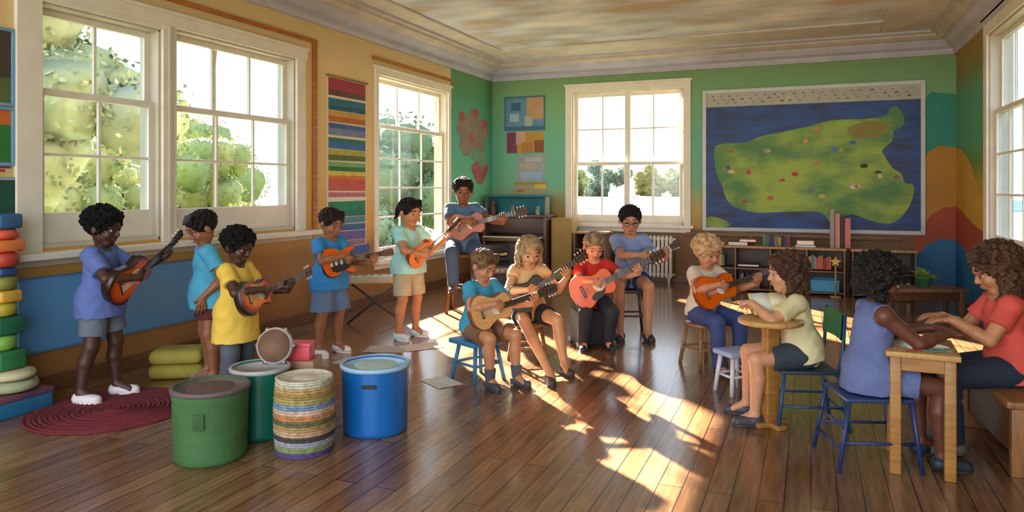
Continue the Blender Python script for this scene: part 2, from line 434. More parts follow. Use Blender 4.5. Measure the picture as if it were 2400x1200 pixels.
for lo, hi in (((XL+.34, YF, 3.53), (XL+.62, YB-.34, ZC)), ((XL+.62, YB-1.05, 3.53), (XR-.95, YB-.34, ZC)), ((XR-.95, YF, 3.53), (XR-.34, YB-.34, ZC))): b.box(lo, hi, c_bord)
struct(b.build('trim_4', bevel=.01))
for nm, lo, hi in (('baseboard_left', (XL, YF, 0), (XL+.02, YB, .12)), ('baseboard_back', (XL+.02, YB-.02, 0), (1.15, YB, .12)), ('baseboard_right', (XR-.02, YF, 0), (XR, 9.1, .12))):
    b = MB(); b.box(lo, hi, wood('6e4a2c', '5a3a22')); struct(b.build(nm, bevel=.004))
b = MB(); b.bev((-1.76, YB-.035, .72), (1.15, YB, .775), .006, wood('8b6440', '6f4c2e')); b.bev((XL+.02, YB-.035, .72), (-3.80, YB, .775), .006, wood('8b6440', '6f4c2e')); struct(b.build('trim_5'))

def window(name, axis, pos, inward, u0, u1, z0, z1, meet, cu, rl, ru=1, casing=.1, sillz=True, wide=.05, mull=None, brail=.11):
    """double hung sash window: casing, sill, two sashes with muntins, panes. inward = +1/-1 along the axis"""
    def W(u, z, d): return (pos+d*inward, u, z) if axis == 'x' else (u, pos+d*inward, z)
    root = struct(bpy.data.objects.new(name, None)); COL.objects.link(root)
    def bx(m, ua, ub, za, zb, da, db, mt=cream): m.box(W(ua, za, da), W(ub, zb, db), mt)
    f = MB()
    if casing:
        bx(f, u0-casing, u0, z0-.02, z1+casing, .001, .03); bx(f, u1, u1+casing, z0-.02, z1+casing, .001, .03); bx(f, u0, u1, z1, z1+casing, .001, .03)
        bx(f, u0-casing-.02, u1+casing+.02, z1+casing, z1+casing+.03, .001, .05)
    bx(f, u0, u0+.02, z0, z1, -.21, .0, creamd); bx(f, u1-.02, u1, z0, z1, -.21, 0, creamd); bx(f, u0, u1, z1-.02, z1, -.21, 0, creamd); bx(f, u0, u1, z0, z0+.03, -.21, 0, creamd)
    f.build('window_frame', root, bevel=.004)
    if sillz:
        s = MB(); bx(s, u0-casing-.05, u1+casing+.05, z0-.05, z0, -.02, .11); bx(s, u0-casing, u1+casing, z0-.12, z0-.05, .001, .025); s.build('window_sill', root, bevel=.006)
    for part, za, zb, d, rows in (('lower_sash', z0+.03, meet, -.07, rl), ('upper_sash', meet-.04, z1-.02, -.12, ru)):
        a, c = u0+.02, u1-.02; m = MB(); bot = brail if part == 'lower_sash' else .05
        bx(m, a, a+wide, za, zb, d-.02, d+.02); bx(m, c-wide, c, za, zb, d-.02, d+.02); bx(m, a+wide, c-wide, za, za+bot, d-.02, d+.02); bx(m, a+wide, c-wide, zb-.05, zb, d-.02, d+.02)
        n = cu; ia, ic, iz, jz = a+wide, c-wide, za+bot, zb-.05
        if mull: bx(m, mull-.045, mull+.045, iz, jz, d-.02, d+.025)
        for i in range(1, n):
            u = ia+(ic-ia)*i/n
            if mull and abs(u-mull) < .08: continue
            bx(m, u-.012, u+.012, iz, jz, d-.012, d+.014)
        for j in range(1, rows):
            z = iz+(jz-iz)*j/rows; bx(m, ia, ic, z-.011, z+.011, d-.0125, d+.0145)
        so_ = m.build(part, root, bevel=.003)
        g = MB(); q = W(0, 0, d)
        bx(g, ia-.005, ic+.005, iz-.005, jz+.005, d-.003, d+.001, GLASS); g.build('glass', so_)
    return root
window('window_1', 'x', XL, 1, *WA, 2.16, 2, 2, casing=0, sillz=False, brail=.22)
window('window_2', 'x', XL, 1, *WB_, 2.16, 3, 2, casing=0, sillz=False, brail=.22)
window('window_3', 'x', XL, 1, *WC, 2.26, 3, 4, casing=.08)
window('window_4', 'y', YB, -1, *WK, 1.86, 4, 1, 2, casing=.11, mull=-2.69)
window('window_5', 'x', XR, -1, *WR, 2.3, 5, 3, casing=.16)
# common casing of the twin window, its long sill and the orange-brown picture moulding
b = MB(); c_ = cream
for ya, yb in ((3.26, 3.44), (4.46, 4.60), (6.16, 6.30)): b.box((XL+.001, ya, 1.0), (XL+.035, yb, 2.86), c_)
b.box((XL+.001, 3.26, 2.80), (XL+.04, 6.32, 2.92), c_); b.box((XL+.001, 4.51, 1.0), (XL+.05, 4.55, 2.80), creamd); b.box((XL+.035, 3.26, 2.90), (XL+.06, 6.32, 2.93), c_)
b.box((XL+.001, 3.44, 2.76), (XL+.03, 4.46, 2.81), c_)
struct(b.build('trim_6', bevel=.004))
b = MB(); b.box((XL, 2.9, .955), (XL+.16, 6.5, 1.0), cream); b.box((XL+.001, 3.1, .90), (XL+.03, 6.4, .955), creamd); struct(b.build('trim_7', bevel=.006))
b = MB(); b.box((XL+.001, 3.6, 3.02), (XL+.03, 6.50, 3.06), trimo); b.box((XL+.001, 6.44, 1.0), (XL+.03, 6.50, 3.02), trimo); b.box((XL+.001, 7.6, 3.04), (XL+.03, 9.75, 3.08), trimo)
struct(b.build('trim_8', bevel=.004))

# ------------------------------------------------------------------ outdoors
gm = mat('lawn', '565e40', .9, .2, .4, col2='465234')
b = MB(); b.box((-170, -30, -.9), (XL-.3, 260, -.7), gm); b.box((XL-.3, YB+.3, -.9), (90, 260, -.7), gm); b.box((XR+.3, -30, -.9), (70, YB+.3, -.7), gm)
struct(b.build('lawn'))
wt = mat('pond_water', '1e3a54', .55, .1, .1, spec=.1)
b = MB(); b.prism(catmull([(-110, 88), (-60, 74), (-25, 70), (10, 76), (40, 90), (40, 140), (-20, 165), (-90, 160), (-120, 120)], 5), -.70, -.66, wt); tag(b.build('pond'), 'pale blue pond beyond the lawn outside the back window', 'pond')
b = MB(); b.prism([(-6.4, 5.6), (-7.2, 6.3), (-13.2, 17), (-12.2, 17.4)], -.70, -.67, mat('path_gravel', 'e8e0cc', .9)); tag(b.build('garden_path'), 'pale path crossing the lawn outside the big twin window', 'path')

def crown(b, r, mts, n=4200, hz=1.0, leaf=.06):
    lumps = [V((rng.normal()*.42*r, rng.normal()*.42*r, rng.normal()*.38*r*hz)) for _ in range(18)]
    for L in lumps:
        bm = bmesh.new(); bmesh.ops.create_icosphere(bm, subdivisions=2, radius=r*.37)
        for q in bm.verts: q.co *= 1+.18*math.sin(q.co.x*9/r+L.x)*math.sin(q.co.y*8/r)+.1*math.sin(q.co.z*13/r)
        bm.verts.index_update(); mt = mts[rng.integers(len(mts))]
        b.add([q.co+L for q in bm.verts], [[q.index for q in f.verts] for f in bm.faces], mt, None, True); bm.free()
    for i in range(n):
        L = lumps[i % 18]; d = V(rng.normal(size=3)).normalized(); p = L+d*r*(.34+.14*rng.random())
        a = V(rng.normal(size=3)).normalized()*leaf*(.6+.6*rng.random()); c = a.cross(V(rng.normal(size=3))).normalized()*a.length*.55
        b.add([p-a, p+c, p+a, p-c], [(0, 1, 2, 3)], mts[int(rng.integers(len(mts)))])
def tree(x, y, r, h, cols, label, name='tree', hz=1.0, grp=None, g=-.7, leaf=.06):
    t = thing(name, label, 'tree' if name == 'tree' else 'bush', (x, y, g), 0, grp)
    if math.hypot(x, y) > 16 and leaf < .1: leaf = .11
    mts = [mat('leaf_'+c, c, .8, .12, 3) for c in cols]
    b = MB(); crown(b, r, mts, hz=hz, leaf=leaf); b.build('foliage', t, (0, 0, h))
    if name == 'tree' or h > r*.4:
        k = MB(); k.tube([(0, 0, 0), (.06, 0, h*.4), (0, .05, h)], [.06*r+.05, .045*r+.04, .04] if h < 8 else [.07, .055, .03], wood('8a7558', '6d5940')); k.tube([(0, 0, h*.6), (.4*r, .1, h)], [.05, .02], wood('8a7558', '6d5940')); k.build('trunk', t)
    return t
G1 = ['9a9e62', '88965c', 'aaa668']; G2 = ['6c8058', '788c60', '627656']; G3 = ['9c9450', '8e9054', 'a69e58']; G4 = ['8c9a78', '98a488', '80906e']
tree(-15.0, 13.2, 1.5, 8.7, G2, 'very tall slim tree added to shade the twin window, trunk seen through the second sash', hz=1.1)  # added sun blocker: crown above the view keeps sun off the twin window
tree(-15.9, 16.0, 1.2, 9.0, G1, 'very tall pale green tree added for shade just behind the other tall slim one', hz=1.1)  # second added crown, out of view, blocks the rest of the twin window's sun
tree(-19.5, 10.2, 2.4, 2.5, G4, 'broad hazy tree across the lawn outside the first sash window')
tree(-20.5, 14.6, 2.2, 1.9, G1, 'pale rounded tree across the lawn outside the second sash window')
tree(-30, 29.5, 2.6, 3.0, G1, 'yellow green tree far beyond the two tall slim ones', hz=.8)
tree(-9.0, 6.2, 1.35, 3.2, G4, 'slim grey green tree nearest to the twin window', hz=1.2)
tree(-14.6, 9.2, 1.3, .9, G3, 'round golden bush behind the path by the twin window', 'bush')
tree(-10.4, 5.6, .9, .75, G2, 'dark green bush low under the first sash window', 'bush')
tree(-13, 14.5, 1.2, .9, G3, 'yellow flowering bush outside the second sash window', 'bush')
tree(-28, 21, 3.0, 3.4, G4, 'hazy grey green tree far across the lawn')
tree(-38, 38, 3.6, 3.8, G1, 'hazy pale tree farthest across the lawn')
tree(-15, 24, 2.6, 2.2, G2, 'broad green tree outside the far left window')
tree(-13.5, 20, 1.3, .6, G4, 'pale rounded bush outside the far left window', 'bush')
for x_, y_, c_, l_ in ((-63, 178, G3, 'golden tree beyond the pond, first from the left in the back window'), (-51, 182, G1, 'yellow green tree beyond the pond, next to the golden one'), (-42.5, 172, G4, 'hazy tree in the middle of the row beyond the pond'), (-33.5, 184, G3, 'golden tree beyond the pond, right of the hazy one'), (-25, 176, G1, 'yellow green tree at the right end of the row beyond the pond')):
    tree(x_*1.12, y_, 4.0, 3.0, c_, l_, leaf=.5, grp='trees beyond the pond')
tree(-6.9, 20, .9, .3, G2, 'green bush in front of the pond on the left', 'bush')
tree(-4.3, 21, .8, .2, G3, 'low golden bush in front of the pond', 'bush')
tree(8.5, 14, 2.2, 2.6, G4, 'pale tree outside the right hand window')
# ------------------------------------------------------------------ guitars
M_BLK = paint('1b1718'); M_IVO = paint('e9e0cd'); M_STEEL = mat('steel', 'c9c9c9', .3, .05, 6, metal=1)
def guitar(label, name, M, top, side, neckc, gs=1.0, style='acoustic', neck=.36, plate=None):
    """body centred on its origin, neck along +x, face along +z"""
    t = thing(name, label, 'guitar'); t.matrix_world = M @ Matrix.Scale(gs, 4)
    D = .042 if style == 'acoustic' else .021
    if style == 'acoustic':
        half = [(-.205, .0), (-.19, .085), (-.14, .142), (-.08, .155), (-.02, .125), (.04, .098), (.09, .105), (.14, .118), (.185, .09), (.20, .03)]
    else:
        half = [(-.20, .0), (-.19, .09), (-.14, .145), (-.07, .145), (0, .105), (.05, .11), (.11, .14), (.17, .13), (.165, .1), (.11, .075), (.10, .035)]
    pts = half+[(x, -y) for x, y in reversed(half) if y > 0]
    if style != 'acoustic': pts = [(x*(.86 if (y < 0 and x > .1) else 1), y) for x, y in pts]
    out = catmull(pts, 5)
    b = MB(); b.prism(out, -D, D, top, None, side, b=.006); b.build('body', t)
    if style == 'acoustic':
        b = MB(); b.lathe([(.047, D-.001), (.056, D-.001), (.056, D+.0012), (.047, D+.0012)], M_IVO, Matrix.Translation((.055, 0, 0))); b.build('rosette', t)
        b = MB(); b.lathe([(.048, D-.001), (.048, D+.001)], mat('hole_dark', '120b08', .9, 0), Matrix.Translation((.055, 0, 0))); b.build('sound_hole', t)
        b = MB(); b.bev((-.11, -.055, D), (-.085, .055, D+.010), .003, wood('3a2418')); b.box((-.099, -.045, D+.01), (-.096, .045, D+.013), M_IVO); b.build('bridge', t)
        if plate: b = MB(); b.prism(catmull([(.0, -.05), (.06, -.06), (.10, -.045), (.06, -.10), (-.03, -.115), (-.05, -.08)], 4), D, D+.0025, plate); b.build('pickguard', t)
    else:
        b = MB(); b.prism(catmull([(-.12, -.03), (-.05, .03), (.09, .05), (.12, .02), (.10, -.06), (.02, -.10), (-.08, -.1)], 4), D, D+.003, plate or M_BLK); b.build('pickguard', t)
        for x in (-.06, .0, .06):
            b = MB(); b.bev((x-.01, -.038, D+.003), (x+.01, .038, D+.011), .003, M_IVO); b.build('pickup', t)
        b = MB(); b.bev((-.125, -.045, D), (-.095, .045, D+.012), .003, M_STEEL); b.build('bridge', t)
        for x, y in ((-.1, -.085), (-.06, -.1)):
            b = MB(); b.lathe([(.011, D+.003), (.010, D+.014), (.0, D+.015)], M_BLK, Matrix.Translation((x, y, 0)), n=14); b.build('knob', t)
    x0, x1 = .12 if style == 'acoustic' else .06, .20+neck; zt = D+.006
    b = MB(); n = 8
    sec = [(-.022, 0), (-.02, -.012), (-.01, -.021), (.01, -.021), (.02, -.012), (.022, 0)]
    L = [((x0 if style != 'acoustic' else .17), 1.15), (x1, .95)]
    vs_ = [(x, y*w, D+z) for x, w in L for y, z in sec]; m6 = len(sec)
    b.add(vs_, [(i, (i+1) % m6, (i+1) % m6+m6, i+m6) for i in range(m6)]+[tuple(range(m6-1, -1, -1)), tuple(range(m6, 2*m6))], neckc, None, True)
    b.build('neck', t)
    b = MB(); b.box((x0, -.026, D), (x1, .026, zt), wood('3a2418'))
    f = .0
    for i in range(14):
        x = x1-(x1-x0)*(1-2**(-i/9.5))*1.15
        if x > x0+.01: b.box((x-.0012, -.025, zt), (x+.0012, .025, zt+.0015), M_STEEL)
    b.build('fretboard', t)
    hd = Matrix.Translation((x1, 0, D)) @ Matrix.Rotation(R(9), 4, 'Y')
    b = MB(); b.prism([(0, -.022), (.03, -.034), (.14, -.038), (.155, -.02), (.15, 0), (.155, .02), (.14, .038), (.03, .034), (0, .022)], -.009, .006, neckc if style != 'acoustic' else wood('4a2c1a'), hd, b=.002); h = b.build('headstock', t)
    for i in range(3):
        for s_ in (-1, 1):
            b = MB(); y = s_*.036; x = .04+.036*i
            b.tube([(x, y, -.002), (x, y+s_*.018, -.002)], .003, M_STEEL, hd, 8); b.lathe([(.003, -.006), (.009, -.004), (.009, .004), (.003, .006)], M_IVO, hd @ Matrix.Translation((x, y+s_*.022, -.002)), 12); b.lathe([(.004, .006), (.004, .012)], M_STEEL, hd @ Matrix.Translation((x, y-s_*.016, 0)), 10)
            b.build('tuning_peg', t)
    b = MB()
    for i in range(6):
        y = -.019+.0076*i; b.tube([(-.097, y*1.3, D+.013), (x1, y, zt+.003)], .0009, M_STEEL, None, 5)
    b.build('strings', t)
    return t

# ------------------------------------------------------------------ people
def vr(a): return np.array(a, float)
def unit(a): a = vr(a); return a/np.linalg.norm(a)
def ik(s, w, l1, l2, pole):
    s, w = vr(s), vr(w); d = w-s; L = np.linalg.norm(d); m = (l1+l2)*.985
    if L > m: w = s+d/L*m; d = w-s; L = m
    u = d/L; a = (l1*l1-l2*l2+L*L)/(2*L); h = math.sqrt(max(l1*l1-a*a, 0)); p = vr(pole)-s; p = p-(p@u)*u; p /= np.linalg.norm(p)
    return s+u*a+p*h, w

def hand(sd_, w, d, n, lat, H, curl=.6, spread=1.0, thumb=1):
    """w wrist, d along the palm, n the way the palm faces, lat towards the thumb"""
    d, n, lat = unit(d), vr(n), vr(lat); n = unit(n-(n@d)*d); lat = unit(lat-(lat@d)*d-(lat@n)*n)
    q = H*.00078; k = .003
    for o in (-.8, 0, .8):
        sd_.cone(w+lat*q*18*o*.45, q*14, w+d*q*50+lat*q*20*o, q*11, k=.008)
    lens = (.80, .92, .88, .70)
    for i, L in enumerate(lens):
        o = (1.5-i)*q*16.5*spread; a = w+d*q*52+lat*o; c = curl*(.85+.12*i); r = q*8.2
        p = a; ang = c*.35
        for j, sg in enumerate((28, 21, 16)):
            dd = d*math.cos(ang)+n*math.sin(ang)+lat*(1.5-i)*.05*spread; nx = p+dd*q*sg*L*1.15
            sd_.cone(p, r*(1-.1*j), nx, r*(.92-.1*j), k=k); p = nx; ang += c*.75
    a = w+d*q*12+lat*q*16; b_ = a+(d*.55+lat*.75+n*.25)*q*30; c_ = b_+(d*.85+lat*.1+n*.5)*q*24
    sd_.cone(a, q*12, b_, q*9.5, k=.006); sd_.cone(b_, q*9.5, c_, q*8, k=k)

def person(name_label, pos, phi, H=1.25, pose='stand', seat=.38, skin_c='8a5a3c', hair=('short', '1a1412'), shirt='3a7fc0', sleeve=.6, shirt_len=.02,
           bottoms=('shorts', '55606e', .55), shoe='e8e4e2', sock=None, head=(0, 0), lean=0, guit=None, hands=None, legs=None, res=.0045,
           turn=0, feet=None, dress=False, glasses=False, cuff=None, strap=None, belt=None):
    root = thing('person', name_label, 'person', (pos[0], pos[1], pos[2] if len(pos) > 2 else 0), facing_at(pos, phi)); MW = Matrix.Translation(root.location) @ Matrix.Rotation(facing_at(pos, phi), 4, 'Z')
    SK = skin(skin_c)
    sit = pose != 'stand'
    pz = (seat+.077*H) if sit else .505*H
    P = vr((0, 0, pz)); ln = R(lean); tw = R(turn)
    upd = vr((0, math.sin(ln), math.cos(ln))); fw = vr((0, math.cos(ln), -math.sin(ln)))
    rt = vr((math.cos(tw), math.sin(tw)*1, 0)); fy = vr((-math.sin(tw), math.cos(tw), 0))
    waist = P+upd*.09*H; chest = P+upd*.19*H; nb = P+upd*.268*H; sh = P+upd*.243*H
    hh = .192*H; hc = nb+upd*.035*H+vr((0, .014*H, .074*H))
    S = {s: sh+rt*s*.090*H for s in (-1, 1)}
    HJ = {s: P+vr((s*.056*H, 0, -.02*H)) for s in (-1, 1)}
    # legs
    KN = {}; AN = {}
    for s in (-1, 1):
        if legs and s in legs: KN[s], AN[s] = vr(legs[s][0])*1.0, vr(legs[s][1])*1.0; continue
        if sit:
            KN[s] = vr((s*.095*H, .245*H, max(seat+.035*H, .27*H))); AN[s] = vr((s*.09*H, .235*H+.02, .055*H))
        else:
            KN[s] = vr((s*.072*H, .015*H, .285*H)); AN[s] = vr((s*.078*H+s*.005, -.01*H, .055*H))
    if legs is None and feet:
        for s in (-1, 1):
            AN[s] = AN[s]+vr(feet[s]); KN[s] = KN[s]+vr(feet[s])*.5
    # guitar frame and the hands on it
    G = None
    if guit:
        o = vr(guit.get('o', (.035, .150, .0)))*vr((H, H, H)); base = P+vr((0, math.sin(ln)*.1*H, 0))
        o = base+vr((o[0], o[1], 0))+vr((0, 0, guit.get('z', .10)*H))
        al = R(guit.get('tilt', 30)); yw = R(guit.get('yaw', 15))
        u = vr((-math.cos(al)*math.cos(yw), math.cos(al)*math.sin(yw), math.sin(al)))
        nz = vr((-math.sin(yw)*.95, math.cos(yw), guit.get('face', .22))); nz = unit(nz-(nz@u)*u); v = np.cross(nz, u)
        gs = guit.get('gs', .86); G = frame(V(o), V(u), V(v), V(nz)); nk = guit.get('neck', .36)
        Dp = .042 if guit.get('style', 'acoustic') == 'acoustic' else .021
        wr = o+u*gs*.015+v*gs*.045+nz*(gs*Dp+.038*H)
        hr = dict(w=wr, d=u*.75-v*.62-nz*.15, n=-nz, lat=u*.3+v, curl=.75, pole=S[1]+rt*.25*H+vr((0, -.06, -.14*H)))
        fp = guit.get('fret', .22); c0 = o+u*gs*(.20+fp)+nz*gs*Dp
        wl = c0-v*.055*H-nz*.018*H
        hl = dict(w=wl, d=v*.75+nz*.55-u*.1, n=-u*.1+nz*-.2+v*.1+nz*0, lat=u*1.0, curl=1.15, pole=S[-1]-rt*.12*H+vr((0, .0, -.3*H)))
        hl['d'] = v*.55+nz*.75; hl['n'] = v*.75-nz*.55
        hd = {1: hr, -1: hl}
    hd = hd if guit else {}
    if hands:
        for s in hands:
            q = dict(hands[s]); q['w'] = vr(q['w']); hd[s] = q
    for s in (-1, 1):
        if s not in hd:
            hd[s] = dict(w=vr((s*.14*H, .05*H, pz-.0*H)), d=(0, .2, -1), n=(-s, 0, 0), lat=(0, 1, 0), curl=.35, pole=S[s]+vr((s*.1, -.3, -.2)))
    EL = {}; WR_ = {}
    for s in (-1, 1): EL[s], WR_[s] = ik(S[s], hd[s]['w'], .165*H, .145*H, hd[s].get('pole', S[s]+vr((s*.15, -.1, -.3))))
    # body: one continuous skin
    b = SDF(.014); sq = (fy, .72)
    b.cone(P, .084*H, waist, .074*H, sq=sq); b.cone(waist, .074*H, chest, .082*H, sq=sq); b.cone(chest, .082*H, nb-upd*.03*H, .05*H, sq=sq)
    b.cone(S[-1], .042*H, S[1], .042*H)
    b.cone(nb-upd*.02*H, .034*H, hc-vr((0, .0, .03*H)), .031*H)
    for s in (-1, 1):
        b.cone(S[s], .035*H, EL[s], .026*H); b.cone(EL[s], .026*H, EL[s]+(WR_[s]-EL[s])*.35, .0255*H); b.cone(EL[s]+(WR_[s]-EL[s])*.35, .0255*H, WR_[s], .0172*H)
        hand(b, WR_[s], hd[s]['d'], hd[s]['n'], hd[s]['lat'], H*1.06, hd[s].get('curl', .5), hd[s].get('spread', 1.05))
        b.cone(HJ[s], .055*H, KN[s], .037*H); m_ = KN[s]+(AN[s]-KN[s])*.35+vr((0, -.012*H if not sit else -.01*H, 0))
        b.cone(KN[s], .036*H, m_, .036*H); b.cone(m_, .036*H, AN[s], .022*H)
        b.cone(AN[s], .026*H, AN[s]+vr((0, .07*H, -.028*H)), .018*H)
    # head in its own turned frame
    Rh = Matrix.Rotation(R(head[0]), 3, 'Z') @ Matrix.Rotation(R(-head[1]), 3, 'X'); Rn = np.array(Rh)
    def hp(x, y, z): return hc+Rn @ vr((x*hh, y*hh, z*hh))
    rr = lambda *a: tuple(x*hh for x in a)
    b.ell(hp(0, -.04, .13), rr(.365, .44, .37), rot=Rn); b.ell(hp(0, .07, -.14), rr(.285, .31, .33), rot=Rn, k=.02)
    b.cone(hp(-.09, .22, -.36), .10*hh, hp(.09, .22, -.36), .10*hh, k=.012)
    for s in (-1, 1):
        b.ell(hp(s*.15, .24, -.12), rr(.12, .12, .13), rot=Rn, k=.01)
        b.ell(hp(s*.155, .44, .01), rr(.085, .09, .06), rot=Rn, op='sub')
        b.ell(hp(s*.37, -.03, -.03), rr(.035, .08, .115), rot=Rn, k=.004)
        b.cone(hp(s*.06, .385, .10), .035*hh, hp(s*.23, .33, .09), .03*hh, k=.008)
    b.cone(hp(0, .37, .04), .028*hh, hp(0, .44, -.10), .045*hh, k=.006); b.ell(hp(0, .40, -.12), rr(.07, .05, .04), rot=Rn, k=.006)
    b.ell(hp(0, .345, -.24), rr(.11, .05, .06), rot=Rn, k=.008)
    b.build('body', SK, root, res)
    # face details
    lipc = skin({'d': '6e342c', 'm': 'a0564a', 'l': 'c06a5e'}['d' if int(skin_c[:2], 16) < 0x80 else ('m' if int(skin_c[:2], 16) < 0xc4 else 'l')])
    q = SDF(.003); q.cone(hp(-.095, .37, -.215), .018*hh, hp(0, .40, -.228), .024*hh); q.cone(hp(0, .40, -.228), .024*hh, hp(.095, .37, -.215), .018*hh)
    q.cone(hp(-.06, .375, -.262), .020*hh, hp(.06, .375, -.262), .020*hh); q.build('mouth', lipc, root, .0025)
    for s in (-1, 1):
        RM = Rh.to_4x4(); c = hp(s*.155, .322, .008)
        e = MB(); M4 = Matrix.Translation(V(c)) @ RM
        def ball(r, y, sc, mt):
            bm = bmesh.new(); bmesh.ops.create_icosphere(bm, subdivisions=2, radius=r); bm.verts.index_update()
            e.add([(v_.co.x*sc[0], v_.co.y*sc[1]+y, v_.co.z*sc[2]) for v_ in bm.verts], [[v_.index for v_ in f.verts] for f in bm.faces], mt, M4, True); bm.free()
        ball(.066*hh, 0, (1, .8, .46), mat('eye_white', 'b8aca4', .6, .02, spec=.2)); ball(.042*hh, .030*hh, (1, .6, .68), mat('eye_iris', '2a1a12', .5, .05, spec=.2))
        e.build('eye', root)
        q = SDF(.003); q.cone(hp(s*.075, .41, .150), .012*hh, hp(s*.16, .405, .165), .016*hh); q.cone(hp(s*.16, .405, .165), .016*hh, hp(s*.25, .345, .125), .01*hh); q.build('eyebrow', mat('brow_'+hair[1], hair[1], .8, .1, 30), root, .0028)
    # hair
    st, hc_ = hair[0], hair[1]; HM = mat('hair_'+hc_+'_'+st, hc_, .55 if st != 'afro' else .8, .3, 26 if st != 'afro' else 60, .6, 90, spec=.2, col2=(hair[2] if len(hair) > 2 else None), stretch=(1, 1, .35) if st in ('long', 'pony', 'wavy') else None)
    a = SDF(.01)
    ex = {'short': 0, 'afro': .035, 'curly': .055, 'long': .02, 'wavy': .03, 'pony': 0}[st]
    a.ell(hp(0, -.06, .15), rr(.395+ex, .465+ex, .385+ex), rot=Rn)
    a.cone(hp(-.2, .25, .38), (.085+ex)*hh, hp(.22, .24, .39), (.09+ex)*hh)
    if st in ('short', 'pony'):
        for i in range(9): x = -.26+.065*i; a.cone(hp(x, .18, .47), .07*hh, hp(x+.05, .38-.6*x*x, .36-.4*x*x), .035*hh, k=.006)
    if st in ('short', 'pony'):
        for i in range(70):
            th_ = 2.4*i; z_ = 1-i/70*1.15; r_ = math.sqrt(max(0, 1-z_*z_)); x, y, z = r_*math.cos(th_)*.375, r_*math.sin(th_)*.45-.06, z_*.37+.16
            if y > .24 and z < .34: continue
            A = hp(x*1.02, y, z); a.cone(A, .05*hh, hp(x*1.06+.04*math.sin(i), y+.07, z-.03+.05*z_), .022*hh, k=.008)
    if st in ('curly', 'afro', 'wavy'):
        for i in range(46):
            th_ = 2.4*i; z_ = 1-i/46*1.25; r_ = math.sqrt(max(0, 1-z_*z_)); x, y, z = r_*math.cos(th_)*.40, r_*math.sin(th_)*.46-.07, z_*.39+.16
            if y > .2 and z < .32: continue
            a.ell(hp(x, y, z), (.085+ex*.8)*hh, k=.004)
    a.ell(hp(0, .42, -.20), rr(.34, .46, .475), rot=Rn, op='sub')
    a.ell(hp(0, .0, -.62), rr(.6, .6, .32), rot=Rn, op='sub')
    for s in (-1, 1): a.ell(hp(s*.40, .0, -.10), rr(.1, .12, .2), rot=Rn, op='sub')
    if st in ('long', 'wavy'):
        n = 17
        for i in range(n):
            t_ = i/(n-1)*2-1; an = t_*R(98); x0_, y0_ = math.sin(an)*.37, -math.cos(an)*.42-.03
            L = (1.02 if st == 'long' else .9)*(hair[3] if len(hair) > 3 else 1); pr = hp(x0_*.8, y0_*.8, .30); am = .05 if st == 'wavy' else .02
            for j in range(1, 9):
                f_ = j/8; wx = am*math.sin(j*1.9+i*1.7); pt = hp(0, 0, 0)
                A = hp(x0_*(1+.10*f_)+wx, y0_*(1+.06*f_)+wx*.6, .30-.35*min(1, f_*2.4))
                A = A+vr((0, 0, -hh*max(0, f_-.42)*1.5*L))
                a.cone(pr, .078*hh, A, (.078 if f_ < .9 else .05)*hh, k=.006); pr = A
    if st == 'pony':
        pr = hp(0, -.46, .2); 
        for j in range(1, 7): A = hp(.05*math.sin(j), -.50-.05*j, .22-.10*j); a.cone(pr, (.07+.04*math.sin(j*.55))*hh, A, (.07+.04*math.sin(j*.55+.5))*hh); pr = A
    a.noise = (.0012 if st in ('short', 'pony') else .0035 if st == 'long' else .006, 190 if st != 'long' else 240)
    a.build('hair', HM, root, .0042)
    if glasses:
        e = MB(); RM = Matrix.Translation(V(hc)) @ Rh.to_4x4()
        for s in (-1, 1):
            ring = [(s*.16*hh+.1*hh*math.cos(t_), .47*hh, .01*hh+.08*hh*math.sin(t_)) for t_ in np.linspace(0, 2*math.pi, 20)]
            e.tube(ring, .012*hh, M_BLK, RM, 6, False); e.tube([(s*.26*hh, .46*hh, .02*hh), (s*.39*hh, .05*hh, .02*hh)], .01*hh, M_BLK, RM, 6)
        e.tube([(-.06*hh, .48*hh, .03*hh), (.06*hh, .48*hh, .03*hh)], .012*hh, M_BLK, RM, 6); e.build('glasses', root)
    # shirt or dress
    c = SDF(.016); low = P-upd*shirt_len*H*1.0
    hip = .140*H if not sit else .124*H; c.cone(low-upd*.012*H, hip+.12*H*max(0, shirt_len-.05), P+upd*.005*H, hip, sq=(fy, .80), f0=not dress, k=.02); c.cone(P+upd*.005*H, hip, waist, .098*H, sq=(fy, .80)); c.cone(waist, .098*H, chest, .096*H, sq=(fy, .76)); c.cone(chest, .096*H, nb-upd*.028*H, .058*H, sq=(fy, .8))
    c.cone(S[-1], .045*H, S[1], .045*H)
    if sleeve > 0:
        for s in (-1, 1):
            e_ = EL[s]; e1 = S[s]+(e_-S[s])*min(sleeve, 1.0); c.cone(S[s], .046*H, e1, .045*H, f1=sleeve <= 1)
            if sleeve > 1:
                w_ = WR_[s]; c.cone(e_, .043*H, e_+(w_-e_)*(sleeve-1), .034*H, f1=True)
    elif sleeve == 0:
        for s in (-1, 1): c.ell(S[s]+rt*s*.05*H, (.055*H, .08*H, .08*H), op='sub')
    if dress and sit:
        for s in (-1, 1): c.cone(HJ[s], .074*H, HJ[s]+(KN[s]-HJ[s])*.62, .066*H, f1=True, k=.03)
    elif dress:
        c.cone(P-upd*.02*H, .118*H, P-vr((0, 0, .22*H)), .15*H, sq=(fy, .8), f1=True, k=.02)
    c.ell(nb+upd*.025*H+fy*.018*H, (.05*H, .052*H, .045*H), op='sub')
    if not sit and not dress: c.cut(-upd, -float(upd@low)+.012*H)
    if sit: c.cut((0, 0, -1), -(seat+.001))
    c.noise = (.0034, 52)
    so2 = c.build('dress' if dress else 'shirt', cloth(shirt), root, res)
    # bottoms
    kind, bc = bottoms[0], bottoms[1]
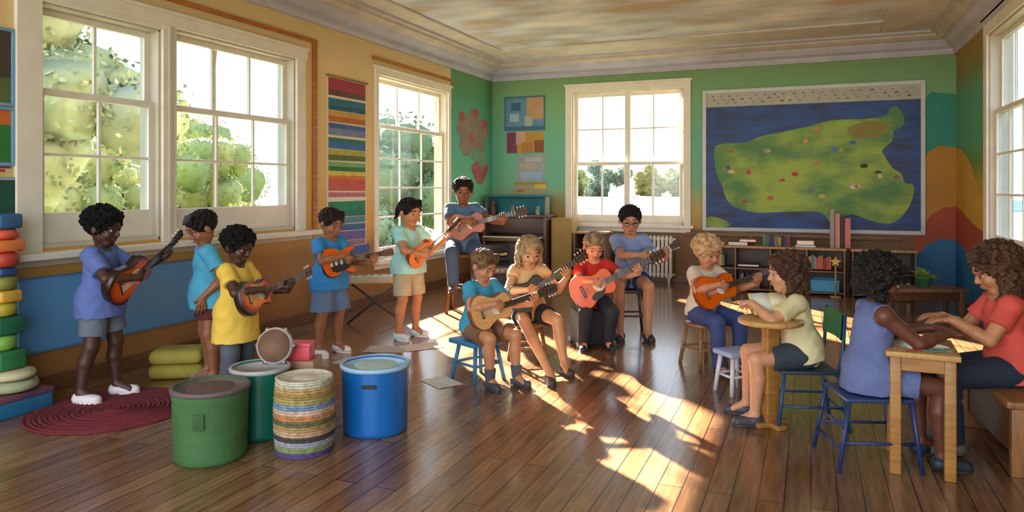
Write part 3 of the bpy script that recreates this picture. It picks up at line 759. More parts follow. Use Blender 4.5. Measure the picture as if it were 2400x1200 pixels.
    if kind != 'none':
        d = SDF(.016); d.cone(P+upd*.025*H, .092*H, P-vr((0, 0, .015*H)), .097*H, sq=(fy, .78))
        if kind == 'shorts':
            for s in (-1, 1):
                e1 = HJ[s]+(KN[s]-HJ[s])*bottoms[2]; wd = bottoms[3] if len(bottoms) > 3 else 1; d.cone(HJ[s], .066*H, e1, .064*H*wd, f1=True)
        elif kind == 'pants':
            for s in (-1, 1): d.cone(HJ[s], .068*H, KN[s], .050*H); d.cone(KN[s], .050*H, AN[s]+vr((0, 0, -.005)), .040*H, f1=True)
        elif kind == 'skirt': d.cone(P, .10*H, P-vr((0, 0, bottoms[2]*H)), .155*H, sq=(fy, .8), f1=True)
        d.noise = (.0015, 60)
        d.build({'shorts': 'shorts', 'pants': 'trousers', 'skirt': 'skirt'}[kind], cloth(bc), root, res)
    for s in (-1, 1):
        A = AN[s]; fd = unit(vr((A[0]*.0+s*.15, 1, 0))); yw_ = math.atan2(-fd[0], fd[1]); g0 = A[2]-.055*H
        o = SDF(.01); o.cone(A+vr((0, 0, -.012*H)), .031*H, A+vr((0, 0, -.026*H)), .034*H, f0=True)
        o.cone(A-fd*.012*H+vr((0, 0, -.028*H)), .032*H, A+fd*.085*H+vr((0, 0, -.034*H)), .026*H, k=.012)
        o.cut((0, 0, -1), -(g0+.007)); sh_ = o.build('shoe', mat('shoe_'+shoe, shoe, .55, .08, 20), root, .004)
        o = MB(); pl = [(math.cos(t_)*(.036 if math.sin(t_) < 0 else .033)*H, math.sin(t_)*(.045*H if math.sin(t_) < 0 else .078*H)+.036*H) for t_ in np.linspace(0, 2*math.pi, 25)[:-1]]
        M4 = Matrix.Translation((A[0], A[1], g0)) @ Matrix.Rotation(yw_, 4, 'Z'); o.prism(pl, 0, .014, paint('3a3536' if int(shoe[:2], 16) < 0x90 else 'f0eeea'), M4, b=.003); o.build('sole', sh_)
        if sock:
            o = SDF(.004); o.cone(A+(KN[s]-A)*.02, .030*H, A+(KN[s]-A)*.28, .036*H, f1=True); o.build('sock', cloth(sock), root, .004)
    if guit and strap is not False:
        pass
    gg = None
    if guit:
        gg = guitar(guit['label'], guit.get('name', 'guitar'), MW @ G, guit['top'], guit['side'], guit.get('neckc', wood('7a4a26')), gs, guit.get('style', 'acoustic'), nk, guit.get('plate'))
    return root, MW, dict(P=P, S=S, K=KN, A=AN, H=H, G=gg)
# ------------------------------------------------------------------ the children and their guitars
SB1 = sunburst('sunburst_orange', 'f0701c', 'd8480e', '2a120a'); SB2 = sunburst('sunburst_red', 'f08a28', 'b8200e', '240a0a')
OR = mat('guitar_orange', 'dc5c06', .32, .1, 6, coat=.15); ORS = mat('guitar_orange_side', 'a8440c', .3, .1, 6)
NAT = mat('guitar_natural', 'e0b070', .35, .12, 9, col2='c8935a', stretch=(1, 9, 1), coat=.2); NATS = wood('9a6236', '7c4a26')
AMB = mat('guitar_amber', 'd98a4c', .35, .12, 9, col2='c87038', stretch=(1, 9, 1)); PKN = wood('d8b8a0', 'c8a088'); DARK = mat('guitar_dark', '2b1c16', .35, .1, 6); NAVY = mat('guitar_navy', '1f3158', .35, .1, 6)

def on(px, depth, z=0): return at(px, depth, z)
# 1 standing boy on the red rug
person('boy in a periwinkle shirt and grey shorts standing on the red rug', on(236, 4.98), 62, 1.33, skin_c='4a2c22', hair=('afro', '12100f'), shirt='5f74b8', sleeve=.75, shirt_len=.06,
       bottoms=('shorts', '6a7384', .72), shoe='e9e0e4', head=(-4, 12), guit=dict(label='orange sunburst guitar held by the boy on the red rug', top=SB1, side=DARK, tilt=34, yaw=26, z=.12, gs=.90, neckc=wood('4a2c1c'), neck=.24, fret=.15), feet={-1: (.0, .07, 0), 1: (0, -.06, 0)}, res=.004)
# 2 boy behind, turned to the left
person('dark-haired boy in light blue shirt and maroon shorts looking down behind the yellow-shirted child', on(490, 5.45), -82, 1.30, skin_c='8e5a3c', hair=('short', '1a1310'), shirt='4fa6cc', sleeve=.6, shirt_len=.06,
       bottoms=('shorts', '5a1f26', .6), shoe='8a6a58', head=(10, 28), lean=4)
# 3 yellow shirt
person('child in a yellow shirt and grey trousers playing behind the green bins', on(553, 4.93), 55, 1.19, skin_c='4c2d24', hair=('afro', '131110'), shirt='efc752', sleeve=.6, shirt_len=.14,
       bottoms=('pants', '565c68'), shoe='6a6a72', head=(-8, 18), guit=dict(label='red sunburst guitar with a pale neck held by the yellow-shirted child', top=SB2, side=DARK, tilt=10, yaw=8, z=.11, gs=.74, neckc=PKN, o=(.05, .15, 0), neck=.46), res=.004)
# 4 blue shirt, electric guitar
person('brown-haired boy in a bright blue shirt and wide denim shorts with an electric guitar', on(772, 6.32), 40, 1.29, skin_c='9a6244', hair=('short', '2c1d17'), shirt='2f86c8', sleeve=.65, shirt_len=.05,
       bottoms=('shorts', '5f769c', .95, 1.25), shoe='e6e2dc', head=(0, 20), guit=dict(label='orange electric guitar with black pickguard held by the boy in wide denim shorts', style='electric', top=OR, side=SB1, tilt=6, yaw=16, z=.135, gs=.84, neckc=wood('5a3320'), neck=.26, fret=.15), res=.0045)
# 5 pony-tailed child in mint
person('ponytailed child in a mint shirt and khaki shorts before the far left window', on(957, 7.0), 45, 1.37, skin_c='b87a54', hair=('pony', '17120f'), shirt='a6dcd6', sleeve=.6, shirt_len=.03,
       bottoms=('shorts', 'b8a88a', .9), shoe='dfe6ea', head=(-5, 12), guit=dict(label='small amber guitar held upright by the child in mint', top=AMB, side=sunburst('sunburst_amber', 'ef9a4a', 'd0622a', 'a03a1c'), tilt=40, yaw=28, z=.10, gs=.72, neckc=wood('c08850')), res=.005)
# 6 older boy at the back on a tall stool
person('older boy in a blue shirt and jeans sitting on the tall stool at the back', on(1085, 8.5), 4, 1.56, 'sit', .70, skin_c='8a5638', hair=('short', '2a1c16'), shirt='5b7ea6', sleeve=.6, head=(0, 14),
       bottoms=('pants', '4a5f86'), shoe='5a4638', guit=dict(label='russet guitar on the lap of the boy on the tall stool', top=mat('guitar_russet', 'a8542c', .35, .12, 9), side=NATS, tilt=14, yaw=10, z=.13, gs=1.0, o=(-.02, .17, 0)),
       legs={-1: ((-.16, .34, .72), (-.15, .36, .36)), 1: ((.15, .34, .72), (.13, .34, .36))}, res=.0055)
# 7 seated boy, turquoise shirt
person('seated boy in a turquoise shirt with a pale natural guitar on the low blue stool', on(1120, 5.5), 38, 1.20, 'sit', .32, skin_c='c98a64', hair=('short', '4a3426', '8a6a48'), shirt='3f9cc4', sleeve=.6, lean=8, head=(8, 26),
       bottoms=('shorts', '8a6444', .75), shoe='4c4a58', sock='5c5a66', guit=dict(label='pale natural guitar on the lap of the boy in turquoise', top=NAT, side=NATS, tilt=12, yaw=10, z=.12, gs=.84), feet={-1: (0, .02, 0), 1: (.0, -.02, 0)}, res=.004)
# 8 girl with long hair
person('long-haired girl in a peach top and black shorts with one leg stretched out', on(1236, 6.0), 14, 1.26, 'sit', .36, skin_c='d09468', hair=('long', '6a4a34', 'b8946a', .75), shirt='e8b078', sleeve=.3, lean=7, head=(4, 26),
       bottoms=('shorts', '22222c', .55), shoe='4a3a3c', guit=dict(label='dark guitar with its neck raised, held by the long-haired girl', top=DARK, side=DARK, tilt=34, yaw=8, z=.12, gs=.80, neckc=wood('4a4040')),
       legs={-1: ((-.17, .30, .40), (-.20, .40, .067)), 1: ((.10, .32, .40), (-.02, .62, .067))}, res=.004)
# 9 red shirt
person('boy in a red shirt bending over a large orange guitar on the low black box', on(1388, 6.72), 12, 1.26, 'sit', .34, skin_c='d8987a', hair=('short', '5a4334', 'a88c6c'), shirt='c2281f', sleeve=.6, lean=8, head=(2, 26),
       bottoms=('pants', '2a2c38'), shoe='23242c', guit=dict(label='large orange guitar with black pickguard played by the boy in red', top=OR, side=ORS, tilt=26, yaw=4, z=.10, gs=1.0, plate=M_BLK, neckc=ORS, o=(.04, .19, 0)), 
       legs={-1: ((-.12, .28, .34), (-.10, .20, .066)), 1: ((.12, .28, .34), (.13, .22, .066))}, res=.0045)
# 10 glasses boy by the radiator
person('boy with glasses in a lavender blue shirt sitting in front of the radiator', on(1476, 7.25), 6, 1.46, 'sit', .46, skin_c='c88a68', hair=('short', '1c1a18'), shirt='8a9ccc', sleeve=.7, head=(0, 16), glasses=True,
       bottoms=('shorts', '233a70', .5), shoe='3a2c2c', guit=dict(label='navy blue guitar held by the boy with glasses', top=NAVY, side=NAVY, tilt=24, yaw=5, z=.13, gs=.72, neckc=DARK, o=(-.06, .16, 0), neck=.2, fret=.1), res=.005)
# 11 curly blonde
person('curly-haired blonde child in a white top and navy trousers with an amber guitar', on(1648, 5.95), 38, 1.24, 'sit', .36, skin_c='c98a66', hair=('curly', '9a6e48', 'd8b484'), shirt='e2cdb8', sleeve=.5, lean=5, head=(5, 18),
       bottoms=('pants', '3c4c82'), shoe='4a3430', guit=dict(label='amber guitar held almost level by the curly-haired blonde child', top=OR, side=ORS, tilt=16, yaw=8, z=.15, gs=.86, neckc=wood('6a4428')), feet={-1: (0, 0, 0), 1: (0, .03, 0)}, res=.0045)
# 12 girl at the small table
p12 = on(1880, 4.5)
person('wavy-haired girl in a cream shirt leaning on the small round table', p12, -74, 1.24, 'sit', .36, skin_c='cf9470', hair=('wavy', '3a2620', '5a3c2c', .7), shirt='e6d8a8', sleeve=.7, lean=12, head=(0, 4), shirt_len=.04,
       bottoms=('shorts', '37424e', .7), shoe='4a4450',
       hands={1: dict(w=(.02, .30, .72), d=(-.75, .5, 0), n=(0, 0, -1), lat=(-.2, 1, .2), curl=.25, pole=(.4, .1, .5)), -1: dict(w=(-.06, .32, .74), d=(.75, .4, 0), n=(0, 0, -1), lat=(.2, 1, .2), curl=.25, pole=(-.4, .1, .5))}, res=.004)
# 13 girl with her back to us
p13 = on(2035, 3.86)
person('black-haired girl in a sleeveless periwinkle dress seen from behind on a blue chair', p13, 112, 1.28, 'sit', .38, skin_c='6a3c2c', hair=('wavy', '141213', '24201f', .45), shirt='6a78ac', sleeve=0, lean=6, head=(-12, 20), dress=True, shirt_len=.05,
       bottoms=('none', ''), shoe='22303a',
       hands={1: dict(w=(.08, .36, .69), d=(-.2, 1, 0), n=(0, 0, -1), lat=(-1, .1, .1), curl=.2, pole=(.35, .0, .4)), -1: dict(w=(-.10, .37, .69), d=(.2, 1, 0), n=(0, 0, -1), lat=(1, .1, .1), curl=.2, pole=(-.35, .0, .4))}, res=.0036)
# 14 girl in coral
p14 = on(2372, 4.0)
person('girl with long curly hair in a coral shirt and dark jeans on the wooden bench', p14, -72, 1.36, 'sit', .38, skin_c='c4865e', hair=('wavy', '38241c', '5e4030', .85), shirt='e0564a', sleeve=.6, lean=8, head=(0, 24), shirt_len=.05,
       bottoms=('pants', '222e42'), shoe='77706c', legs={-1: ((-.17, .36, .425), (-.17, .33, .075)), 1: ((.05, .34, .425), (.07, .27, .075))},
       hands={1: dict(w=(.05, .33, .72), d=(-.1, 1, 0), n=(0, 0, -1), lat=(-1, .1, .2), curl=.45, pole=(.35, .1, .4)), -1: dict(w=(-.10, .32, .72), d=(.1, 1, 0), n=(0, 0, -1), lat=(1, .1, .2), curl=.45, pole=(-.35, .1, .4))}, res=.0036)

# ------------------------------------------------------------------ seats and tables
def stool(label, pos, rz, h, w, c_seat, c_leg, rnd=False, name='stool'):
    t = thing(name, label, 'stool', (pos[0], pos[1], 0), rz); s = MB()
    if rnd: s.lathe([(w*.92, h-.035), (w, h-.028), (w, h-.008), (w*.94, h)], c_seat)
    else: s.bev((-w, -w, h-.035), (w, w, h), .008, c_seat)
    s.build('seat', t)
    for a in (-1, 1):
        for b_ in (-1, 1):
            l = MB(); l.tube([(a*w*.62, b_*w*.62, h-.035), (a*w*.88, b_*w*.88, 0)], .016 if h < .6 else .02, c_leg); l.build('leg', t)
    r = MB(); k = .75; z = h*.42
    for p, q in (((-1, -1), (1, -1)), ((1, -1), (1, 1)), ((1, 1), (-1, 1)), ((-1, 1), (-1, -1))): r.tube([(p[0]*w*.77, p[1]*w*.77, z), (q[0]*w*.77, q[1]*w*.77, z)], .010, c_leg)
    r.build('stretcher', t); return t
stool('tall brown wooden stool under the older boy at the back', on(1085, 8.5), facing(-5), .69, .19, wood('6d4428'), wood('7a4c2c'), True)
stool('low blue stool under the boy in turquoise', on(1120, 5.5), facing_at(on(1120, 5.5), 38), .31, .16, paint('3f7fae'), paint('3f7fae'))
stool('low oak stool under the long-haired girl', on(1236, 6.0), facing_at(on(1236, 6.0), 14), .35, .15, wood('a87444'), wood('8f6038'), True)
stool('brown stool in front of the radiator under the boy with glasses', on(1476, 7.25), facing(0), .45, .17, wood('5f4028'), wood('5f4028'))
stool('oak stool under the curly-haired blonde child', on(1648, 5.95), facing_at(on(1648, 5.95), 38), .35, .15, wood('a07048'), wood('a07048'), True)
stool('empty pale blue stool beside the small round table', on(1722, 5.15), facing(20), .30, .11, paint('9fb2dc'), paint('d8d4dc'))
b = MB(); b.bev((-.17, -.15, .02), (.17, .13, .33), .012, mat('black_box', '26262e', .6, .1, 10)); t = thing('box_seat', 'low black box seat with metal corners under the boy in red', 'seat', on(1388, 6.72), facing(12)); b.build('case', t)
for x in (-.16, .16):
    for y in (-.14, .12):
        b = MB(); b.bev((x-.025, y-.025, 0), (x+.025, y+.025, .05), .005, M_STEEL); b.build('corner', t)

def tube_chair(label, pos, rz, h, frame_c, seat_c, back_c):
    t = thing('chair' if back_c else 'tube_stool', label, 'chair' if back_c else 'stool', (pos[0], pos[1], 0), rz); w = .165
    s = MB(); s.bev((-w, -.17, h-.022), (w, .17, h), .008, seat_c); s.build('seat', t)
    if back_c is None: return chair_base(t, w, h, frame_c)
    s = MB(); pts = [(x, -.185-.02*math.cos(x*9), 0) for x in np.linspace(-w, w, 9)]
    for i in range(8): s.add([(pts[i][0], pts[i][1], h+.19), (pts[i+1][0], pts[i+1][1], h+.19), (pts[i+1][0], pts[i+1][1]-.01, h+.34), (pts[i][0], pts[i][1]-.01, h+.34),
            (pts[i][0], pts[i][1]+.014, h+.19), (pts[i+1][0], pts[i+1][1]+.014, h+.19), (pts[i+1][0], pts[i+1][1]+.004, h+.34), (pts[i][0], pts[i][1]+.004, h+.34)], [(0, 1, 2, 3), (7, 6, 5, 4), (3, 2, 6, 7), (1, 0, 4, 5)], back_c)
    s.build('backrest', t)
    for a in (-1, 1): l = MB(); l.tube([(a*w, -.15, h-.03), (a*(w+.003), -.185, h+.1), (a*w, -.20, h+.35)], .011, frame_c); l.build('back_post', t)
    return chair_base(t, w, h, frame_c)
def chair_base(t, w, h, frame_c):
    for a in (-1, 1):
        l = MB(); l.tube([(a*w, .15, h-.02), (a*(w+.02), .19, 0)], .011, frame_c); l.build('leg', t)
        l = MB(); l.tube([(a*w, -.16, h-.02), (a*(w+.02), -.22, 0)], .011, frame_c); l.build('leg', t)
    l = MB()
    for z in (h*.3, h*.62): l.tube([(-w-.01, -.21+.06*z, z), (w+.01, -.21+.06*z, z)], .008, frame_c)
    for a in (-1, 1): l.tube([(a*(w+.01), -.20, h*.4), (a*(w+.01), .18, h*.4)], .008, frame_c)
    l.build('stretcher', t); return t
FB = paint('1f4a78'); FB2 = paint('24386e')
tube_chair('blue tube chair with green backrest under the girl in cream', p12, facing_at(p12, -74), .35, FB, paint('2a3a4c'), paint('2f7a4a'))
tube_chair('backless blue tube seat under the girl in the periwinkle dress', p13, facing_at(p13, 112), .37, FB2, paint('2a3f6c'), None)
t = thing('bench', 'wooden bench box under the girl in coral', 'bench', on(2395, 3.98), facing_at(on(2395, 3.98), -72)); OAK = wood('9a6a3c', '7a4f2a', (1, 8, 1))
b = MB(); b.bev((-.42, -.2, .34), (.42, .2, .375), .006, OAK); b.build('seat', t)
for x in (-.40, .40): b = MB(); b.bev((x-.02, -.18, 0), (x+.02, .18, .34), .004, OAK); b.build('side_panel', t)
b = MB(); b.bev((-.38, .14, .10), (.38, .16, .338), .004, wood('6d4426', '573318', (1, 1, 1))); b.build('front_panel', t)
b = MB(); b.bev((-.38, -.16, .10), (.38, -.14, .338), .004, wood('6d4426', '573318', (1, 1, 1))); b.build('back_panel', t)

WT = wood('c89a5c', 'ad7f44', (8, 1, 1)); WL = wood('b07c3e', '93642e')
t = thing('table', 'small round oak table with a thick leg in front of the girl in cream', 'table', on(1806, 4.42), facing(20)); TZ = .655
b = MB(); b.lathe([(.175, TZ-.035), (.19, TZ-.028), (.19, TZ-.006), (.18, TZ)], WT, n=48); b.build('tabletop', t)
b = MB(); b.bev((-.045, -.03, .02), (.045, .03, TZ-.03), .006, WL); b.build('leg', t)
b = MB(); b.bev((-.11, -.035, 0), (.11, .035, .03), .006, WL); b.bev((-.035, -.11, 0), (.035, .11, .029), .006, WL); b.build('foot', t)
T2 = on(2155, 3.80); t2z = .625; rz2 = facing_at(T2, 4)
t = thing('table', 'rectangular oak table between the two girls on the right', 'table', T2, rz2)
b = MB(); b.bev((-.165, -.22, t2z-.03), (.165, .22, t2z), .006, WT); b.build('tabletop', t)
b = MB()
for lo, hi in (((-.13, .175, t2z-.10), (.13, .19, t2z-.03)), ((-.13, -.19, t2z-.10), (.13, -.175, t2z-.03)), ((-.13, -.175, t2z-.10), (-.115, .175, t2z-.03)), ((.115, -.175, t2z-.10), (.13, .175, t2z-.03))): b.box(lo, hi, WL)
b.build('apron', t, bevel=.003)
for x in (-.12, .12):
    for y in (-.175, .175): b = MB(); b.bev((x-.026, y-.026, 0), (x+.026, y+.026, t2z-.03), .005, WL); b.build('leg', t)
# things on the tables
def book_open(label, pos, rz, w, d, cols, tilt=0, cat='book'):
    t = thing('open_book', label, cat, pos, rz); c = MB(); c.bev((-w, -d/2, 0), (w, d/2, .004), .001, cols[0]); c.build('cover', t)
    for s in (-1, 1):
        n = 8; m = MB(); vs_ = []
        for i in range(n+1):
            x = s*w*.96*i/n; z = .006+.014*math.sin(math.pi*min(1, i/n*1.0+.08))*(1-i/n*.6); vs_ += [(x, -d*.47, z), (x, d*.47, z), (x, -d*.47, .004), (x, d*.47, .004)]
        fs = []
        for i in range(n): a = i*4; fs += [(a, a+4, a+5, a+1), (a+2, a+3, a+7, a+6), (a, a+2, a+6, a+4), (a+1, a+5, a+7, a+3)]
        m.add(vs_, fs, cols[1] if s < 0 else cols[2], None, True); m.build('page', t)
    return t
PAP = mat('paper_white', 'eeeae0', .7, .03, 20); YEL = mat('paper_yellow', 'e2cf52', .7, .2, 9, col2='f0ead0')
q = book_open('open yellow and white picture book standing tilted on the small round table', on(1806, 4.50, TZ+.075), facing(-8), .13, .15, (paint('d8c860'), PAP, YEL)); q.rotation_euler = (R(52), 0, facing(188))
book_open('white open notebook on the rectangular oak table', V((T2[0], T2[1], t2z)), facing(4), .11, .17, (paint('b8c4cc'), PAP, PAP))
def sheet(label, pos, rz, w, d, c, group=None, name='sheet_of_paper'):
    b = MB(); n = 6; vs_ = []; fs = []
    for i in range(n+1):
        for z in (0, .0012): vs_ += [(-w/2+w*i/n, -d/2, .001+z+.002*math.sin(i*1.1)**2), (-w/2+w*i/n, d/2, .001+z+.002*math.sin(i*1.1+.5)**2)]
    for i in range(n): a = i*4; fs += [(a+2, a+6, a+7, a+3), (a, a+1, a+5, a+4), (a, a+4, a+6, a+2), (a+1, a+3, a+7, a+5)]
    b.add(vs_, fs, c); return tag(b.build(name, None, pos, (0, 0, rz)), label, 'paper', group)
def pencil(label, pos, rz, c):
    t = thing('pencil', label, 'pencil', pos, rz); b = MB(); M = Matrix.Rotation(R(90), 4, 'Y') @ Matrix.Translation((0, 0, 0))
    b.lathe([(.0045, -.07), (.0045, .055)], paint(c), M, 6, False); b.build('shaft', t); b = MB(); b.lathe([(.0045, .055), (.0006, .07)], wood('d8b888'), M, 6); b.build('tip', t); return t
pencil('red pencil on the rectangular oak table', V((T2[0]-.02, T2[1]-.16, t2z+.0045)), .5, 'b83a2e'); pencil('teal pencil on the rectangular oak table', V((T2[0]+.06, T2[1]-.15, t2z+.0045)), .2, '2a8a90')
# ------------------------------------------------------------------ bins, rug and floor things
def bucket(label, pos, r0, r1, h, c, rim, handle=False, name='bin', inside=None, slot=False, ribs=()):
    t = thing(name, label, 'bin', pos); b = MB()
    prof = [(r0*.96, 0), (r0, .012)]
    zz = [.012+(h-.012)*i/24 for i in range(25)]
    for z in zz[1:]:
        r = r0+(r1-r0)*(z/h); r += .003 if any(abs(z-q*h) < .012 for q in ribs) else 0; prof.append((r, z))
    prof += [(r1-.012, h), (r1-.014, h*.55), (0.01, h*.55)]
    b.lathe(prof, c, n=56); b.build('shell', t)
    b = MB(); b.lathe([(r1-.004, h-.022), (r1+.009, h-.02), (r1+.011, h-.004), (r1+.004, h+.004), (r1-.012, h+.003), (r1-.012, h-.01)], rim, n=56); b.build('rim', t)
    if inside: b = MB(); b.lathe([(.01, h-.05), (r1-.013, h-.05), (r1-.013, h-.022), (r1*.6, h-.008), (.005, h-.006)], inside, n=40); b.build('lid', t)
    if slot:
        a = facing(0)+R(90); d = V((math.cos(a), math.sin(a), 0)); rr_ = r0+(r1-r0)*.72
        M = frame(d*(rr_-.002)+V((0, 0, h*.76)), d.cross(V((0, 0, 1)))*-1, (0, 0, 1), d)
        b = MB(); b.prism([(-.04, -.012), (.04, -.012), (.044, 0), (.04, .012), (-.04, .012), (-.044, 0)], -.01, .004, slot, M, b=.002); b.build('handle_slot', t)
    return t
gf = mat('felt_green', '3f6a3a', .75, .12, 6, .3, 60); 
t = bucket('dark green bin with brown lid standing nearest, right beside the red rug', on(494, 3.92), .185, .195, .385, gf, mat('rim_grey', '6a5a5c', .6), inside=mat('lid_brown', '6a4c44', .7, .15, 9, .3), ribs=(.35, .6, .9))
M = Matrix.Rotation(facing(0)+R(90), 4, 'Z'); b = MB(); b.bev((.19, -.045, .20), (.20, .012, .285), .004, mat('felt_pocket', '365c33', .8, .1, 9), M @ Matrix.Rotation(R(10), 4, 'Z')); b.build('patch', t)
bucket('teal green bin half hidden behind the dark green bin', on(610, 4.28), .155, .165, .40, mat('plastic_teal', '0f6a56', .35, .06, 4), mat('plastic_teal_rim', 'b8b4ba', .5))
# drum with white rim standing in the teal bin, and the pink box
t = thing('tambourine', 'white-rimmed round tambourine with brown skin leaning above the teal bin', 'drum', on(645, 4.36, .50), 0); M = Matrix.Rotation(facing(0), 4, 'Z') @ Matrix.Rotation(R(-78), 4, 'X')
b = MB(); b.lathe([(.085, -.025), (.105, -.025), (.11, 0), (.105, .025), (.085, .025)], paint('b4adab'), M, 40); b.build('frame', t)
b = MB(); b.lathe([(.098, .024), (.096, .029)], mat('drum_skin', '7a5844', .7, .2, 8), M, 40); b.build('skin', t)
for i in range(6):
    a = i*math.pi/3; b = MB(); b.lathe([(.016, -.003), (.016, .003)], M_STEEL, M @ Matrix.Translation((.108*math.cos(a), .108*math.sin(a), 0)), 14); b.build('jingle', t)
t = thing('stand', 'grey post stand holding the tambourine behind the bins', 'stand', on(645, 4.40, 0)); b = MB(); b.tube([(0, 0, 0), (0, 0, .40)], .012, paint('6a6668')); b.build('post', t); b = MB(); b.lathe([(.09, 0), (.09, .012), (.02, .02)], paint('4a4648')); b.build('foot', t)
# woven striped basket
t = thing('basket', 'round woven basket with rainbow stripes between the teal and blue bins', 'basket', on(714, 4.02)); cols = ['5a4a86', '8a9a5a', 'a8a4b8', '4a4038', 'c8a486', 'b0905a', '6a6a44', 'cf8a54', 'd8b8a0', '7a94b8', 'b0a064', 'a88a4a', 'c8a06a', 'cfc8b4']
b = MB(); n = 56; hb = .40; rows = 28
for j in range(rows):
    z0, z1 = hb*j/rows, hb*(j+1)/rows; zm = (z0+z1)/2; r = .150+.012*math.sin(zm/hb*math.pi); mt = mat('weave_'+cols[j//2], cols[j//2], .85, .22, 40, .4, 120)
    vs_ = []; fs = []
    for zz_, rr_ in ((z0, r), (zm, r+.006), (z1, r)):
        for i in range(n): a = 2*math.pi*i/n; k = rr_+.0025*math.cos(a*28+math.pi*j); vs_.append((k*math.cos(a), k*math.sin(a), zz_))
    for q_ in (0, 1):
        for i in range(n): a_, c_ = q_*n+i, q_*n+(i+1) % n; fs.append((a_, c_, c_+n, a_+n))
    b.add(vs_, fs, mt, None, True)
b.lathe([(.15, hb-.001), (.158, hb+.006), (.142, hb+.012), (.136, hb-.01), (.13, .04), (.01, .03)], mat('weave_cream', 'd8cdb8', .85, .15, 40, .4), n=n); b.build('shell', t)
b = MB(); b.lathe([(.01, hb-.06), (.132, hb-.06), (.12, hb-.02), (.05, hb+.006), (.01, hb+.008)], cloth('dccdb4'), n=40); b.build('lining', t)
t = thing('storage_box', 'small pink cardboard box on the cabinet behind the rainbow basket', 'box', on(700, 4.50, .39), facing(0)); b = MB(); b.bev((-.085, -.06, 0), (.085, .06, .085), .004, paint('e0485a')); b.build('case', t); b = MB(); b.bev((-.089, -.064, .085), (.089, .064, .105), .004, paint('ea5c6a')); b.build('lid', t)
t = thing('crate', 'tan wooden crate behind the rainbow basket', 'crate', on(700, 4.52), facing(0)); cw = wood('b88a68', '9c7052', (1, 1, 6))
for lo, hi in (((-.12, -.10, 0), (.12, -.085, .39)), ((-.12, .085, 0), (.12, .10, .39)), ((-.12, -.085, 0), (-.105, .085, .39)), ((.105, -.085, 0), (.12, .085, .39)), ((-.105, -.085, .37), (.105, .085, .39))): b = MB(); b.bev(lo, hi, .003, cw); b.build('board', t)
bl = mat('plastic_blue', '1566b4', .3, .05, 3, spec=.5)
bucket('glossy bright blue bin with white top standing by itself', on(880, 4.36), .190, .200, .40, bl, mat('plastic_pale', 'a8cdea', .35), inside=mat('lid_pale', 'bcd6d0', .6, .12, 8), slot=mat('slot_dark', '182430', .6))
# rug
rg = MB(); rc = [mat('rug_'+c, c, .95, .15, 30, .6, 90) for c in ('7a2832', '8a3640')]; rad = .50
for j in range(17):
    r0_, r1_ = rad*j/17, rad*(j+1)/17; rm = (r0_+r1_)/2
    rg.lathe([(max(r0_, .001), .003), (rm, .014), (r1_, .003)], rc[j % 2], None, 72, True, 1)
tag(rg.build('rug', None, on(262, 4.74), None), 'round braided dark red rug under the boy in periwinkle', 'rug')
# cushions and mats by the wall
t = thing('floor_cushion', 'olive yellow floor cushion behind the red rug', 'cushion', on(425, 5.62), facing(8)); oy = mat('cushion_olive', '9a8a38', .9, .15, 8, .3, 50)
b = MB(); b.bev((-.20, -.16, 0), (.20, .16, .11), .045, oy); b.build('lower_roll', t); b = MB(); b.bev((-.19, -.12, .11), (.20, .16, .22), .05, mat('cushion_olive_top', 'a89a44', .9, .12, 8, .3, 50)); b.build('upper_roll', t)
# tower of toys at the far left
base = on(22, 4.86)
base = V((-4.80, 3.24, 0)); T0 = 0
t = thing('storage_box', 'low blue box with a red lid at the foot of the toy tower', 'box', (-4.80, 3.08, 0), 0)
b = MB(); b.bev((-.17, -.22, 0), (.15, .21, .10), .008, paint('1f6a98')); b.build('case', t); b = MB(); b.bev((-.175, -.225, .10), (.155, .215, .135), .006, mat('lid_brick', '8e4a3c', .6, .25, 8, col2='5a3a5c')); b.build('lid', t)
def cush(label, z, r, h, c): 
    b = MB(); b.lathe([(r*.6, 0), (r*.95, h*.18), (r, h*.5), (r*.93, h*.84), (r*.5, h)], cloth(c), n=32); return tag(b.build('cushion', None, (-4.81, 3.11, z)), label, 'cushion')
cush('pale green round cushion on the blue box, lowest of two', .136, .165, .075, 'a4ac88'); cush('cream round cushion on top of the pale green one', .212, .15, .06, 'cfc6a0')
z = .273
for i, (c, w_, h_, nm) in enumerate([(a_, b_*.8, c_*.98, d_) for a_, b_, c_, d_ in [('2c7a4c', .15, .13, 'dark green'), ('7cb04c', .12, .10, 'leaf green'), ('1f6a4c', .15, .12, 'deep teal green'), ('b8a83c', .13, .09, 'mustard'), ('d8a83c', .12, .08, 'golden'), ('8a8a3c', .13, .09, 'khaki'), ('2f4f8a', .10, .06, 'navy'), ('b8402f', .13, .10, 'brick red'), ('e07a3c', .15, .08, 'bright orange'), ('d0563a', .14, .07, 'vermilion'), ('2f5f90', .13, .10, 'steel blue')]]):
    b = MB(); prof = [(w_*.55, 0), (w_*.85, h_*.15), (w_*.88, h_*.5), (w_*.85, h_*.85), (w_*.55, h_)]
    if i % 2: b.lathe(prof, mat('toy_'+c, c, .5, .12, 9), n=28)
    else: b.bev((-w_*.75, -w_*.75, 0), (w_*.75, w_*.75, h_), .02, mat('toy_'+c, c, .5, .12, 9))
    tag(b.build('toy_block', None, (-4.845+.01*math.sin(i*2), 3.09+.012*math.cos(i*3), z)), '%s %s block in the colourful tower under the posters' % (nm, 'round' if i % 2 else 'square'), 'toy block', 'blocks of the toy tower'); z += h_+.001
